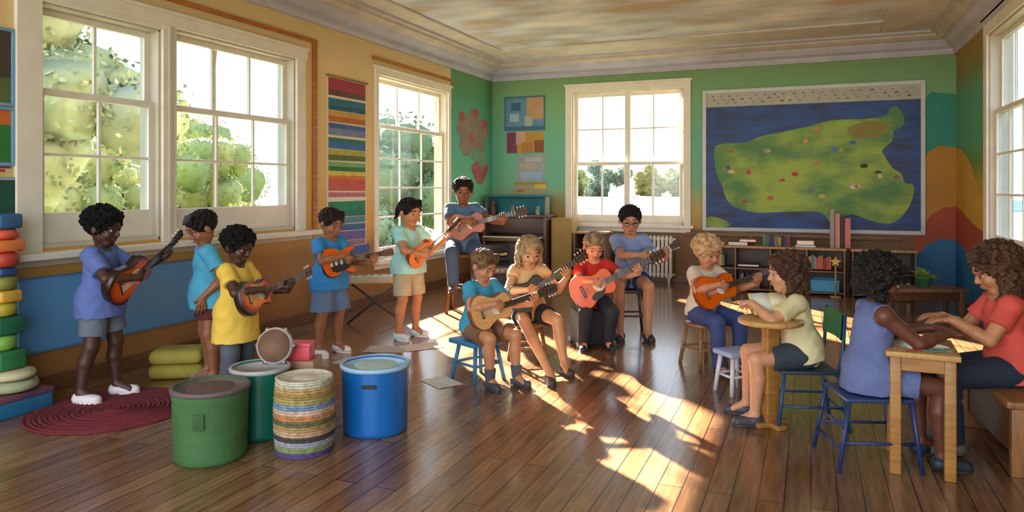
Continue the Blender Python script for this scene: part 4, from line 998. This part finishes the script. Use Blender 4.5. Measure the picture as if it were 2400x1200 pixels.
# things on the floor behind
t = thing('keyboard', 'cream electric keyboard on a crossed stand behind the boy in denim shorts', 'keyboard', on(880, 7.75), facing(10)); kb = paint('b8a888')
b = MB(); b.bev((-.36, -.11, .44), (.36, .11, .50), .01, kb); b.build('case', t)
b = MB()
for i in range(28): b.box((-.33+.0236*i, -.10, .50), (-.309+.0236*i, .02, .512), M_IVO)
b.build('white_keys', t); b = MB()
for i in range(27):
    if i % 7 in (0, 1, 3, 4, 5): b.box((-.314+.0236*i, -.04, .512), (-.302+.0236*i, .02, .52), M_BLK)
b.build('black_keys', t)
for a in (-1, 1):
    b = MB(); b.tube([(-a*.30, .02*a, 0), (a*.26, .02*a, .44)], .012, paint('3a3230')); b.build('stand_leg', t)
bx_ = [(905, 6.5, .3, 'b8b0a4', 'largest pale sheet of music on the floor behind the blue bin'), (985, 6.6, .9, 'd8ccc0', 'white sheet of music on the floor beside the mint-shirted child\'s shoes'), (840, 6.05, .1, 'c8c0b4', 'pale sheet of music on the floor behind the pink box')]
for px, dd, rz, c, lb in bx_: sheet(lb, on(px, dd, .001), rz, .36, .26, mat('sheet_'+c, c, .7, .05, 9))
sheet('cream sheet of paper in the sunlight between the blue bin and the long-haired girl', on(1035, 5.4, .001), 1.0, .21, .29, PAP)
# radiator
t = thing('radiator', 'white column radiator below the back window', 'radiator', (-2.35, YB-.16, 0)); wr_ = paint('d8d4cc')
for i in range(14):
    x = -.42+.062*i; b = MB(); b.bev((x-.022, -.045, .08), (x+.022, .045, .72), .018, wr_); b.build('column', t)
b = MB(); b.tube([(-.45, 0, .13), (.45, 0, .13)], .02, wr_); b.tube([(-.45, 0, .67), (.45, 0, .67)], .02, wr_); b.build('pipe', t)
for x in (-.38, .36): b = MB(); b.bev((x-.015, -.03, 0), (x+.015, .03, .09), .004, wr_); b.build('foot', t)

# ------------------------------------------------------------------ piano corner
pb = wood('6a4a3a', '4f3428'); pd = wood('4a3630', '38261f')
t = thing('piano', 'dark brown upright piano in the far corner', 'piano', (-4.38, 10.72, 0), R(0))
b = MB(); b.bev((-.55, -.02, 0), (-.50, .42, .98), .006, pb); b.build('side_panel', t); b = MB(); b.bev((.50, -.02, 0), (.55, .42, .98), .006, pb); b.build('side_panel', t)
b = MB(); b.bev((-.50, .36, .02), (.50, .40, .98), .004, pd); b.build('back_panel', t); b = MB(); b.bev((-.5, .04, .02), (.5, .07, .62), .004, pd); b.build('lower_panel', t)
b = MB(); b.bev((-.5, .10, .72), (.5, .13, .98), .004, pd); b.build('music_panel', t); b = MB(); b.bev((-.57, -.0, .98), (.57, .44, 1.02), .006, pb); b.build('top_lid', t)
b = MB(); b.bev((-.5, -.17, .60), (.5, .10, .66), .005, pb); b.build('key_bed', t)
b = MB()
for i in range(36): b.box((-.485+.027*i, -.15, .66), (-.46+.027*i, .02, .675), M_IVO)
b.build('white_keys', t); b = MB()
for i in range(35):
    if i % 7 in (0, 1, 3, 4, 5): b.box((-.466+.027*i, -.07, .675), (-.452+.027*i, .02, .685), M_BLK)
b.build('black_keys', t)
for x in (-.47, .47): b = MB(); b.lathe([(.03, 0), (.022, .05), (.03, .3), (.022, .55), (.035, .60)], pb, Matrix.Translation((x, -.13, 0)), 16); b.build('leg', t)
t = thing('display_case', 'teal fabric covered case on top of the piano', 'case', (-4.40, 10.93, 1.02)); tl = mat('case_teal', '1f7688', .7, .15, 5)
b = MB(); b.bev((-.52, .08, 0), (.52, .12, .30), .006, tl); b.build('back_panel', t); b = MB(); b.bev((-.52, -.12, .28), (.52, .12, .31), .006, tl); b.build('top_panel', t)
for x in (-.52, .50): b = MB(); b.bev((x, -.12, 0), (x+.02, .12, .28), .004, mat('case_grey', '7a8078', .7)); b.build('side_panel', t)
def figurine(label, x, y, z, c, h=.18):
    s = SDF(.01); s.cone((0, 0, .0), .045, (0, 0, h*.5), .03, f0=True); s.ell((0, 0, h*.78), .035); s.cone((-.03, 0, h*.5), .012, (.03, 0, h*.5), .012); o = s.build('figurine', mat('figurine_'+c, c, .6, .2, 30), None, .006); o.location = (x, y, z); return tag(o, label, 'figurine', 'figurines on the piano')
figurine('brown figurine at the left end of the piano top', -4.80, 10.85, 1.02, '7a4c40', .22); figurine('grey figurine in the middle of the piano top', -4.45, 10.84, 1.02, '8a8880', .16); figurine('small slate figurine at the right of the piano top', -4.22, 10.84, 1.02, '5f747c', .13); figurine('pale figurine at the far right end of the piano top', -4.02, 10.84, 1.02, '9aa08e', .14)
t = thing('amplifier', 'black guitar amplifier in front of the piano', 'amplifier', on(1178, 9.3), facing(10)); am = mat('amp_vinyl', '2e2a2e', .6, .12, 30, .2)
b = MB(); b.bev((-.25, -.13, 0), (.25, .13, .47), .015, am); b.build('cabinet', t); b = MB(); b.bev((-.22, -.0, .04), (.22, .14, .34), .004, mat('amp_grille', '4a4850', .8, .2, 80, .5)); b.build('grille', t)
b = MB(); b.bev((-.22, .10, .37), (.22, .145, .44), .004, mat('amp_panel', '8a8078', .4)); b.build('control_panel', t)
for i in range(6): b = MB(); b.lathe([(.012, 0), (.011, .014), (0, .015)], M_IVO, Matrix.Translation((-.17+.065*i, .145, .405)) @ Matrix.Rotation(R(-90), 4, 'X'), 12); b.build('knob', t)
b = MB(); b.tube([(-.08, 0, .47), (-.06, 0, .50), (.06, 0, .50), (.08, 0, .47)], .01, M_BLK); b.build('handle', t)
t = thing('trumpet_case', 'black instrument case leaning open on the amplifier', 'case', on(1165, 9.3, .515), facing(10)); b = MB(); b.bev((-.17, -.10, 0), (.17, .10, .05), .015, paint('2a2224')); b.build('case', t)
b = MB(); b.bev((-.16, -.11, .05), (.16, -.085, .20), .01, paint('241e20')); b.build('lid', t); b = MB(); b.tube([(-.12, .02, .07), (.02, .03, .08), (.12, .0, .075)], [.03, .012, .01], mat('brass', 'd8c078', .3, .1, metal=.9)); b.build('horn', t)
b = MB(); b.bev((-.17, -.17, 0), (.17, .17, .97), .01, mat('ochre_box', 'a8864a', .7, .1, 4)); tag(b.build('cabinet', None, (-3.62, 10.98, 0)), 'plain ochre cabinet between the piano and the back window', 'cabinet')

def shelf_unit(name, label, x0, x1, y0, y1, h, nx, nz, c, tops=True, cat='bookcase'):
    t = thing(name, label, cat, ((x0+x1)/2, (y0+y1)/2, 0)); w, d = (x1-x0)/2, (y1-y0)/2
    b = MB(); b.bev((-w-.015, -d-.015, h-.03), (w+.015, d, h), .004, wood('b08a62', '8f6c48', (8, 1, 1))); b.build('top_board', t)
    b = MB(); b.box((-w, d-.015, .02), (w, d-.002, h-.03), wood('4a3020')); b.build('back_panel', t)
    for i in range(nx+1): x = -w+(2*w-.02)*i/nx; b = MB(); b.bev((x, -d, 0), (x+.02, d-.015, h-.03), .002, c); b.build('divider', t)
    for j in range(nz):
        z = .04+(h-.07)*j/nz; b = MB(); b.bev((-w+.02, -d+.005, z-.01), (w-.02, d-.015, z+.01), .002, c); b.build('shelf', t)
    return t
BW = wood('8a5f3c', '6d482c', (8, 1, 1))
SY0, SY1, SH = 10.55, 10.95, .64
shelf_unit('bookcase', 'long low oak bookcase under the island map', -1.45, .42, SY0, SY1, SH, 4, 2, BW)
shelf_unit('bookcase', 'smaller dark bookcase to the right of the long one', .50, 1.25, SY0, SY1, SH, 2, 2, wood('5f4432', '4a3324', (8, 1, 1)))
shelf_unit('cubby_shelf', 'brown cubby shelf between piano and radiator', -3.35, -2.86, 10.6, 11.1, .78, 2, 3, wood('7a5a40', '5f4430', (8, 1, 1)), cat='shelf')
def book(label, x, y, z, w, d, h, c, lean=0, group=None, flat=False):
    t = thing('book', label, 'book', (x, y, z), 0, group); cm = mat('bookcover_'+c, c, .6, .1, 12)
    b = MB()
    if flat: b.bev((0, 0, 0), (h, d, .004), .0015, cm); b.bev((0, 0, w-.004), (h, d, w), .0015, cm); b.box((0, d-.004, .003), (h, d, w-.003), cm)
    else: b.bev((0, 0, 0), (.004, d, h), .0015, cm); b.bev((w-.004, 0, 0), (w, d, h), .0015, cm); b.box((.003, 0, .001), (w-.003, .004, h-.001), cm)
    b.build('cover', t); b = MB()
    if flat: b.box((.004, .004, .004), (h-.004, d-.005, w-.004), PAP)
    else: b.box((.004, .004, .004), (w-.004, d-.006, h-.004), PAP)
    b.build('pages', t); t.rotation_euler = (0, R(lean), 0); return t
NAMES = {'2f3f6e': 'navy', '8a3a34': 'brick', '5f6a4a': 'olive', 'c8a05a': 'tan', '2f6a8a': 'blue', 'd8cfc0': 'cream', '3a2c28': 'black', 'b8606a': 'rose', '4a8a6a': 'green', 'c86a3c': 'orange', '9a90a8': 'grey', '6a4a7a': 'purple'}
cl_ = list(NAMES)
def row(x0, x1, y, z, hmax, where, n0=0):
    x = x0; i = 0
    while x < x1:
        w_ = .022+.022*rng.random(); c = cl_[int(rng.integers(len(cl_)))]; h_ = hmax*(.72+.26*rng.random())
        if x+w_ > x1: break
        lb = '%s book, %s %s' % (NAMES[c], ('first from the left' if i == 0 else ['second', 'third', 'fourth', 'fifth', 'sixth', 'seventh', 'eighth', 'ninth', 'tenth', 'eleventh', 'twelfth'][i-1 if i < 13 else 11]+' from the left'), where)
        book(lb, x, y, z, w_, .17, h_, c, 0, 'books '+where); x += w_+.0015; i += 1
# compartments are .4625 wide
row(-1.41, -1.10, 10.60, .351, .20, 'on the upper left shelf, long bookcase'); row(-.50, -.20, 10.60, .351, .2, 'in the third upper compartment, long bookcase')
row(-.03, .28, 10.60, .351, .21, 'on the upper right shelf, long bookcase'); row(-.93, -.62, 10.60, .051, .21, 'in the second lower compartment, long bookcase')
row(.54, .80, 10.60, .351, .21, 'in the upper left of the small bookcase'); row(.93, 1.2, 10.60, .051, .2, 'in the lower right of the small bookcase')
row(-.62, -.24, 10.68, SH, .17, 'on top of the bookcase under the map')
for i, (c, w_, h_, lb) in enumerate([('9a908a', .05, .52, 'tall grey folder standing on the bookcase in front of the map'), ('c08a80', .06, .46, 'tall dusty pink folder in the middle of the three in front of the map'), ('3a2224', .05, .44, 'tall dark maroon folder in front of the map'), ('c87468', .07, .40, 'tall salmon folder at the right of the group in front of the map')]):
    book(lb, .24+[0, .06, .125, .18][i], 10.66, SH, w_, .20, h_, c, 0, 'tall folders on the bookcase')
fx = [('c86a5a', -1.42, .04, .28, 'flat coral book on the left end of the bookcase top'), ('5a3a4a', -1.08, .05, .26, 'flat plum book on the bookcase top'), ('d8788a', -.93, .035, .22, 'flat rose book stacked beside the plum one')]
for c, x, w_, h_, lb in fx: book(lb, x, 10.62 if c != 'd8788a' else 10.63, SH if c != 'd8788a' else SH+.051, w_, .2, h_, c, 0, None, True)
book('flat blue book lying on the upper left shelf of the long bookcase', -.95, 10.6, .351, .03, .2, .28, '4a6a9c', 0, None, True)
book('flat green book lying right of the row on the bookcase top', -.20, 10.62, SH, .03, .2, .26, '4a8a6a', 0, None, True); book('flat coral book on the flat green book', -.18, 10.63, SH+.031, .06, .18, .22, 'c8685f', 0, None, True)
def tray(label, x, y, z, w, d, h, c, name='storage_tray'):
    t = thing(name, label, 'tray', (x, y, z)); b = MB(); m_ = mat('tray_'+c, c, .4, .05, 4)
    for lo, hi in (((-w, -d, 0), (w, d, .008)), ((-w, -d, 0), (w, -d+.008, h)), ((-w, d-.008, 0), (w, d, h)), ((-w, -d, 0), (-w+.008, d, h)), ((w-.008, -d, 0), (w, d, h))): b.box(lo, hi, m_)
    b.build('bin', t, bevel=.002); b = MB(); b.box((-w-.006, -d-.01, h-.014), (w+.006, -d, h), m_); b.build('lip', t, bevel=.002); return t
tray('bright blue tray on the lower right shelf of the long bookcase', .17, 10.75, .051, .18, .16, .16, '3a9cc8'); tray('cream tray on the lower left shelf of the long bookcase', -1.2, 10.75, .051, .17, .16, .15, 'c8bfa8'); tray('pale teal tray on the lower third shelf of the long bookcase', -.29, 10.75, .051, .17, .16, .14, '9cb8b4')
def pot(label, x, y, z, c, g, r=.07, h=.11, name='potted_plant'):
    t = thing(name, label, 'plant', (x, y, z)); b = MB(); b.lathe([(r*.7, 0), (r, h), (r*1.08, h), (r*1.08, h-.015), (r*.88, h-.01), (.005, h-.02)], mat('pot_'+c, c, .6), n=28); b.build('pot', t)
    b = MB()
    for i in range(34):
        a = rng.random()*6.28; e_ = .3+rng.random()*1.1; L = r*(1.2+rng.random()*1.3); d = V((math.cos(a)*math.cos(e_), math.sin(a)*math.cos(e_), math.sin(e_))); s_ = d.cross(V((0, 0, 1))).normalized()*L*.2
        p0 = V((0, 0, h-.02)); p1 = p0+d*L*.5; p2 = p0+d*L+V((0, 0, -L*.25)); b.add([p0, p1-s_, p2, p1+s_], [(0, 1, 2, 3)], mat('leafy_'+g, g, .6, .2, 9))
    b.build('leaves', t); return t
pot('small trailing plant in a terracotta pot on the left of the bookcase top', -.78, 10.76, SH, 'a85a34', '8a9a2c', .05, .07)
# low bench with plants right of bookcases
t = thing('low_table', 'long low dark wooden table against the blue mural hill', 'table', on(2150, 8.4), facing(0)); lw_ = wood('7a5a3e', '5f4430', (8, 1, 1))
b = MB(); b.bev((-.48, -.2, .26), (.48, .2, .30), .006, lw_); b.build('tabletop', t); b = MB(); b.bev((-.43, -.16, .16), (.43, .16, .26), .004, wood('5a3c28')); b.build('apron', t)
for x in (-.42, .42):
    for y in (-.15, .15): b = MB(); b.bev((x-.025, y-.025, 0), (x+.025, y+.025, .26), .004, lw_); b.build('leg', t)
p = on(2165, 8.42); pot('round leafy plant in a green pot on the long low table', p[0], p[1], .30, '3f8a5c', '86a84a', .085, .12)
p = on(2085, 8.42); pot('dark leafy plant in a teal pot on the left end of the long low table', p[0], p[1], .30, '2f6a74', '5f7a3c', .09, .12)
t = thing('toy_star', 'yellow star toy standing on the right shelf of the long bookcase', 'toy', (.30, 10.50, 0))
b = MB(); b.prism([((.075 if i % 2 == 0 else .035)*math.sin(i*math.pi/5), (.075 if i % 2 == 0 else .035)*math.cos(i*math.pi/5)) for i in range(10)], -.02, .02, cloth('e0b45a'), Matrix.Translation((.0, 0, .0)) @ Matrix.Rotation(R(90), 4, 'X'), b=.006); b.build('star', t, (0, 0, .47)); b = MB(); b.tube([(0, 0, 0), (0, 0, .42)], .012, wood('c09a60')); b.lathe([(.07, 0), (.07, .015), (.02, .02)], wood('c09a60')); b.build('post', t)

# ------------------------------------------------------------------ pictures on the walls
def poster(label, axis, pos, u0, u1, z0, z1, base, marks, frame_c=None, t0=.004, group=None, name='poster'):
    t = thing(name, label, 'poster', (pos, (u0+u1)/2, (z0+z1)/2) if axis == 'x' else ((u0+u1)/2, pos, (z0+z1)/2), 0, group)
    M = frame((0, 0, 0), (0, 1, 0), (0, 0, 1), (1, 0, 0)) if axis == 'x' else frame((0, 0, 0), (1, 0, 0), (0, 0, 1), (0, -1, 0)); w, h = (u1-u0)/2, (z1-z0)/2
    b = MB(); b.box((-w, -h, .001), (w, h, t0), mat('print_'+base, base, .6, .08, 6), M); 
    for i, (x0, y0, x1, y1, c) in enumerate(marks): b.box((-w+2*w*x0, -h+2*h*y0, t0), (-w+2*w*x1, -h+2*h*y1, t0+.0006+.0004*(i % 5)), mat('print_'+c, c, .6, .08, 6), M)
    b.build('sheet', t)
    if frame_c:
        b = MB(); f_ = .022
        for lo, hi in (((-w-f_, -h-f_, .001), (-w, h+f_, .018)), ((w, -h-f_, .001), (w+f_, h+f_, .018)), ((-w, h, .001), (w, h+f_, .018)), ((-w, -h-f_, .001), (w, -h, .018))): b.box(lo, hi, frame_c, M)
        b.build('frame', t, bevel=.003)
    return t
F1 = paint('6f9cc4'); F2 = paint('c8c0b0')
poster('dark blue-framed picture, topmost on the left wall above the toy tower', 'x', XL, 2.85, 3.24, 2.02, 2.50, '4a3c34', [(0, 0, 1, .35, '5a6a3c'), (.1, .5, .6, .95, '6a4a3a')], F1)
poster('green and orange picture, second down above the toy tower', 'x', XL, 2.85, 3.24, 1.62, 1.97, '2f7a3c', [(0, .72, 1, 1, 'c86a2c'), (.2, .1, .8, .5, '3f9a4c')], F1)
poster('small red and white picture, third down above the toy tower', 'x', XL, 2.85, 3.24, 1.38+.17, 1.60-.0, 'c8b8a8', [(.3, .1, .9, .5, 'a8382c'), (.0, .6, 1, .9, '6a3a3a')])
poster('dark green framed picture, lowest above the toy tower', 'x', XL, 2.85, 3.26, 1.10, 1.50, '14503f', [(0, 0, 1, .15, '2f9a4c'), (.1, .2, .8, .4, '1f6a4c')], paint('8fa8c0'))
# hanging chart of rainbow strips
strips = [('a83c48', .93, .995), ('6a4a44', .90, .93), ('2f7288', .845, .885), ('1f5f74', .82, .845), ('d0a050', .785, .815), ('c06a28', .755, .785), ('4a64a8', .72, .745), ('7c88a8', .68, .72), ('2f7a5c', .645, .665), ('3f74a8', .605, .645), ('b8b048', .57, .60), ('5f7038', .54, .57), ('7cae64', .505, .53), ('2f7a38', .48, .505), ('e8c848', .455, .475), ('d88040', .435, .455), ('d06050', .37, .435), ('c87480', .335, .36), ('2f8a64', .255, .31), ('287a5c', .225, .255), ('5f8a9c', .185, .22), ('4a6aa0', .145, .18), ('6f64a8', .09, .14), ('9a7a98', .055, .085), ('4a64b0', .0, .05)]
t = thing('wall_chart', 'tall hanging chart of rainbow coloured strips between the windows', 'chart', (XL, 7.08, .66)); Mx = frame((0, 0, 0), (0, 1, 0), (0, 0, 1), (1, 0, 0))
b = MB(); b.box((-.385, 0, .002), (.385, 2.04, .008), mat('chart_cloth', 'e6dcc4', .8, .06, 5), Mx); b.build('backing', t)
for i, (c, a0, a1) in enumerate(strips):
    b = MB(); M = Mx @ Matrix.Translation((0, 2.04*a0, 0)) @ Matrix.Rotation(R(-.6+1.2*rng.random()), 4, 'Z'); b.bev((-.36, 0, .008), (.36+(.09 if i == 24 else 0), 2.04*(a1-a0), .016), .002, mat('strip_'+c, c, .7, .12, 9), M); b.build('strip', t)
b = MB(); b.tube([(.02, -.40, 2.05), (.02, .40, 2.05)], .012, wood('a8763c')); b.build('rod', t)
# blue board below the sill
t = thing('notice_board', 'long plain blue board on the wall under the twin window', 'board', (XL, 4.12, .565)); b = MB(); b.bev((.001, -.84, -.255), (.022, .84, .255), .004, mat('board_blue', '5a94c8', .45, .05, 2)); b.build('panel', t)
b = MB()
for z in (-.26, .255): b.box((.001, -.845, z-.006), (.028, .845, z+.006), paint('4a7cae'))
b.build('edge', t)
poster('blue picture, upper half of the pair left of the back window', 'y', YB, -4.75, -4.07, 2.42, 2.95, '5a8aa8', [(.55, .3, 1, 1, 'b8926a'), (0, 0, 1, .1, '34628c'), (.1, .25, .35, .5, '9cbcc8'), (.15, .6, .4, .85, '2f6288'), (.5, .1, .7, .4, 'a8b0a8')], paint('3a6a88'))
poster('maroon and orange picture directly below the blue one', 'y', YB, -4.73, -4.07, 2.03, 2.38, 'b88a34', [(0, 0, .28, 1, '7a3058'), (.25, .4, .5, 1, 'c8a090'), (.75, 0, 1, .6, '8a4a1c'), (.4, .0, .7, .5, 'a8742c')])
poster('grey sheet with a blue foot below the maroon and orange picture', 'y', YB, -4.55, -4.05, 1.50+.06, 1.99, '9aa0a8', [(.15, .1, .9, .35, '8cb0d8'), (.1, .5, .7, .7, 'b8a890'), (.3, .75, .9, .9, 'b0b4b8')])
poster('yellow and grey landscape picture, lowest above the piano', 'y', YB, -4.60, -4.03, 1.36, 1.50, 'a0a084', [(0, .8, 1, 1, 'b8782c'), (.65, .5, 1, .8, 'd8b83c'), (.1, .2, .35, .45, 'b0603c')]) if False else poster('yellow and grey landscape picture, lowest above the piano', 'y', YB, -4.60, -4.03, 1.335, 1.54, 'a0a084', [(0, .82, 1, 1, 'b8782c'), (.65, .5, 1, .82, 'd8b83c'), (.1, .2, .3, .4, 'b0603c'), (.28, .38, .5, .56, 'c08a50')])

# the island map
mx0, mx1, mz0, mz1 = -1.46, 1.38, .86, 2.86
t = thing('wall_map', 'large white-framed map of a green island on a dark blue sea', 'map', ((mx0+mx1)/2, YB, (mz0+mz1)/2)); w, h = (mx1-mx0)/2, (mz1-mz0)/2
Mm = frame((0, 0, 0), (1, 0, 0), (0, 0, 1), (0, -1, 0))
sea = mat('map_sea', '0f4a9a', .5, .1, 2.2, col2='15264e', stretch=(1, 1, 4)); 
b = MB(); b.box((-w, -h, .002), (w, h, .012), sea, Mm); b.build('sea', t)
b = MB(); f_ = .055; fw_ = paint('c8ccd0')
for lo, hi in (((-w-f_, -h-f_, .002), (-w, h+f_, .035)), ((w, -h-f_, .002), (w+f_, h+f_, .035)), ((-w, h, .002), (w, h+f_, .035)), ((-w, -h-f_, .002), (w, -h, .035))): b.box(lo, hi, fw_, Mm)
b.build('frame', t, bevel=.005)
b = MB(); b.box((-w, h-.20, .012), (w, h, .0145), mat('map_header', 'b4b4aa', .6, .08, 5), Mm)
hc2 = [mat('print_'+c, c, .6) for c in ('7a3a4c', '8a8c88', 'b8946c', '5f7a80', 'a88a84', 'd0c8b4')]
for i in range(64): x = -w+.06+(2*w-.14)*(i+.5*rng.random())/64; b.box((x, h-.055-.05*(i % 3), .0145), (x+.02+.03*rng.random(), h-.035-.05*(i % 3), .016), hc2[int(rng.integers(6))], Mm)
b.build('header_strip', t)
def mp(px, py):   # photograph column/row on the map to map coordinates
    u = (px-1665)/(2155-1665); top = 232-u*34; v_ = (py-top)/((535)-top); return (-w+2*w*u, h-2*h*v_)
isl = [(1685, 360), (1700, 345), (1760, 340), (1800, 325), (1860, 312), (1910, 300), (1960, 285), (2030, 280), (2080, 272), (2090, 255), (2105, 250), (2120, 272), (2118, 295), (2100, 305), (2095, 330), (2075, 350), (2080, 365), (2095, 390), (2115, 405), (2122, 425), (2140, 430), (2138, 460), (2125, 490), (2105, 512), (2080, 520), (2040, 510), (2010, 500), (1985, 510), (1975, 530), (1960, 520), (1945, 500), (1920, 495), (1860, 497), (1790, 500), (1740, 490), (1715, 470), (1705, 440), (1690, 410)]
lnd = mat('map_land', '94ac40', .55, .1, 1.3, col2='4a7c40', stretch=(1, 1, 2))
cr_ = lnd.node_tree.nodes['Color Ramp'].color_ramp; cr_.elements[0].position = .4; cr_.elements[1].position = .6
b = MB(); b.prism(catmull([mp(*p) for p in isl], 3), .012, .017, lnd, Mm, b=.001); b.build('island', t)
b = MB(); b.prism(catmull([mp(*p) for p in [(1668, 512), (1700, 515), (1722, 525), (1718, 533), (1668, 533)]], 3), .012, .016, lnd, Mm); b.build('small_island', t)
hl_ = mat('map_hills', '8a6a34', .6, .1, 5, col2='7a8a3c'); b = MB(); b.prism(catmull([mp(*p) for p in [(2000, 300), (2050, 285), (2095, 292), (2080, 315), (2050, 325), (2010, 320)]], 4), .017, .018, hl_, Mm); b.build('hills', t)
icons = [(1728, 360, 'b0703c'), (1815, 358, 'c0a090'), (1878, 368, '7478a8'), (1905, 334, 'e08a70'), (1930, 305, 'c88a30'), (1970, 350, '3f7ac0'), (2010, 335, '2f5fb8'), (1985, 352, 'c09a38'), (1930, 385, 'b88a40'), (1880, 410, 'c03a34'), (1850, 425, 'b03038'), (1770, 408, 'c8326a'), (1728, 408, 'e0c07c'), (2035, 388, '2c2a1c'), (2065, 402, '2a2a14'), (2070, 410, 'd8c890'), (2105, 413, '8a6a5c'), (2012, 437, 'd8c4bc'), (2022, 435, 'f09a90'), (1918, 445, '6a6f9c'), (1942, 460, 'd8b870'), (1822, 466, 'c8603c'), (1760, 476, 'b82f38'), (1720, 398, '4a5a6c')]
for i, (x, y, c) in enumerate(icons):
    X, Z = mp(x, y); b = MB(); M = Mm @ Matrix.Translation((X, Z, 0)); k = i % 4; s_ = .045
    pts = [(-s_, -s_*.5), (s_, -s_*.5), (s_, s_*.3), (0, s_*.8), (-s_, s_*.3)] if k == 0 else [(s_*math.cos(a)*1.1, s_*math.sin(a)*.7) for a in np.linspace(0, 6.28, 11)[:-1]] if k == 1 else [(-s_*1.2, -s_*.3), (s_*1.2, -s_*.3), (s_*.6, s_*.5), (-s_*.3, s_*.5)] if k == 2 else [(-s_*.6, -s_*.7), (s_*.6, -s_*.7), (s_*.6, s_*.7), (-s_*.6, s_*.7)]
    b.prism(pts, .017, .021, mat('print_'+c, c, .6), M, b=.0008); b.build('map_icon', t)
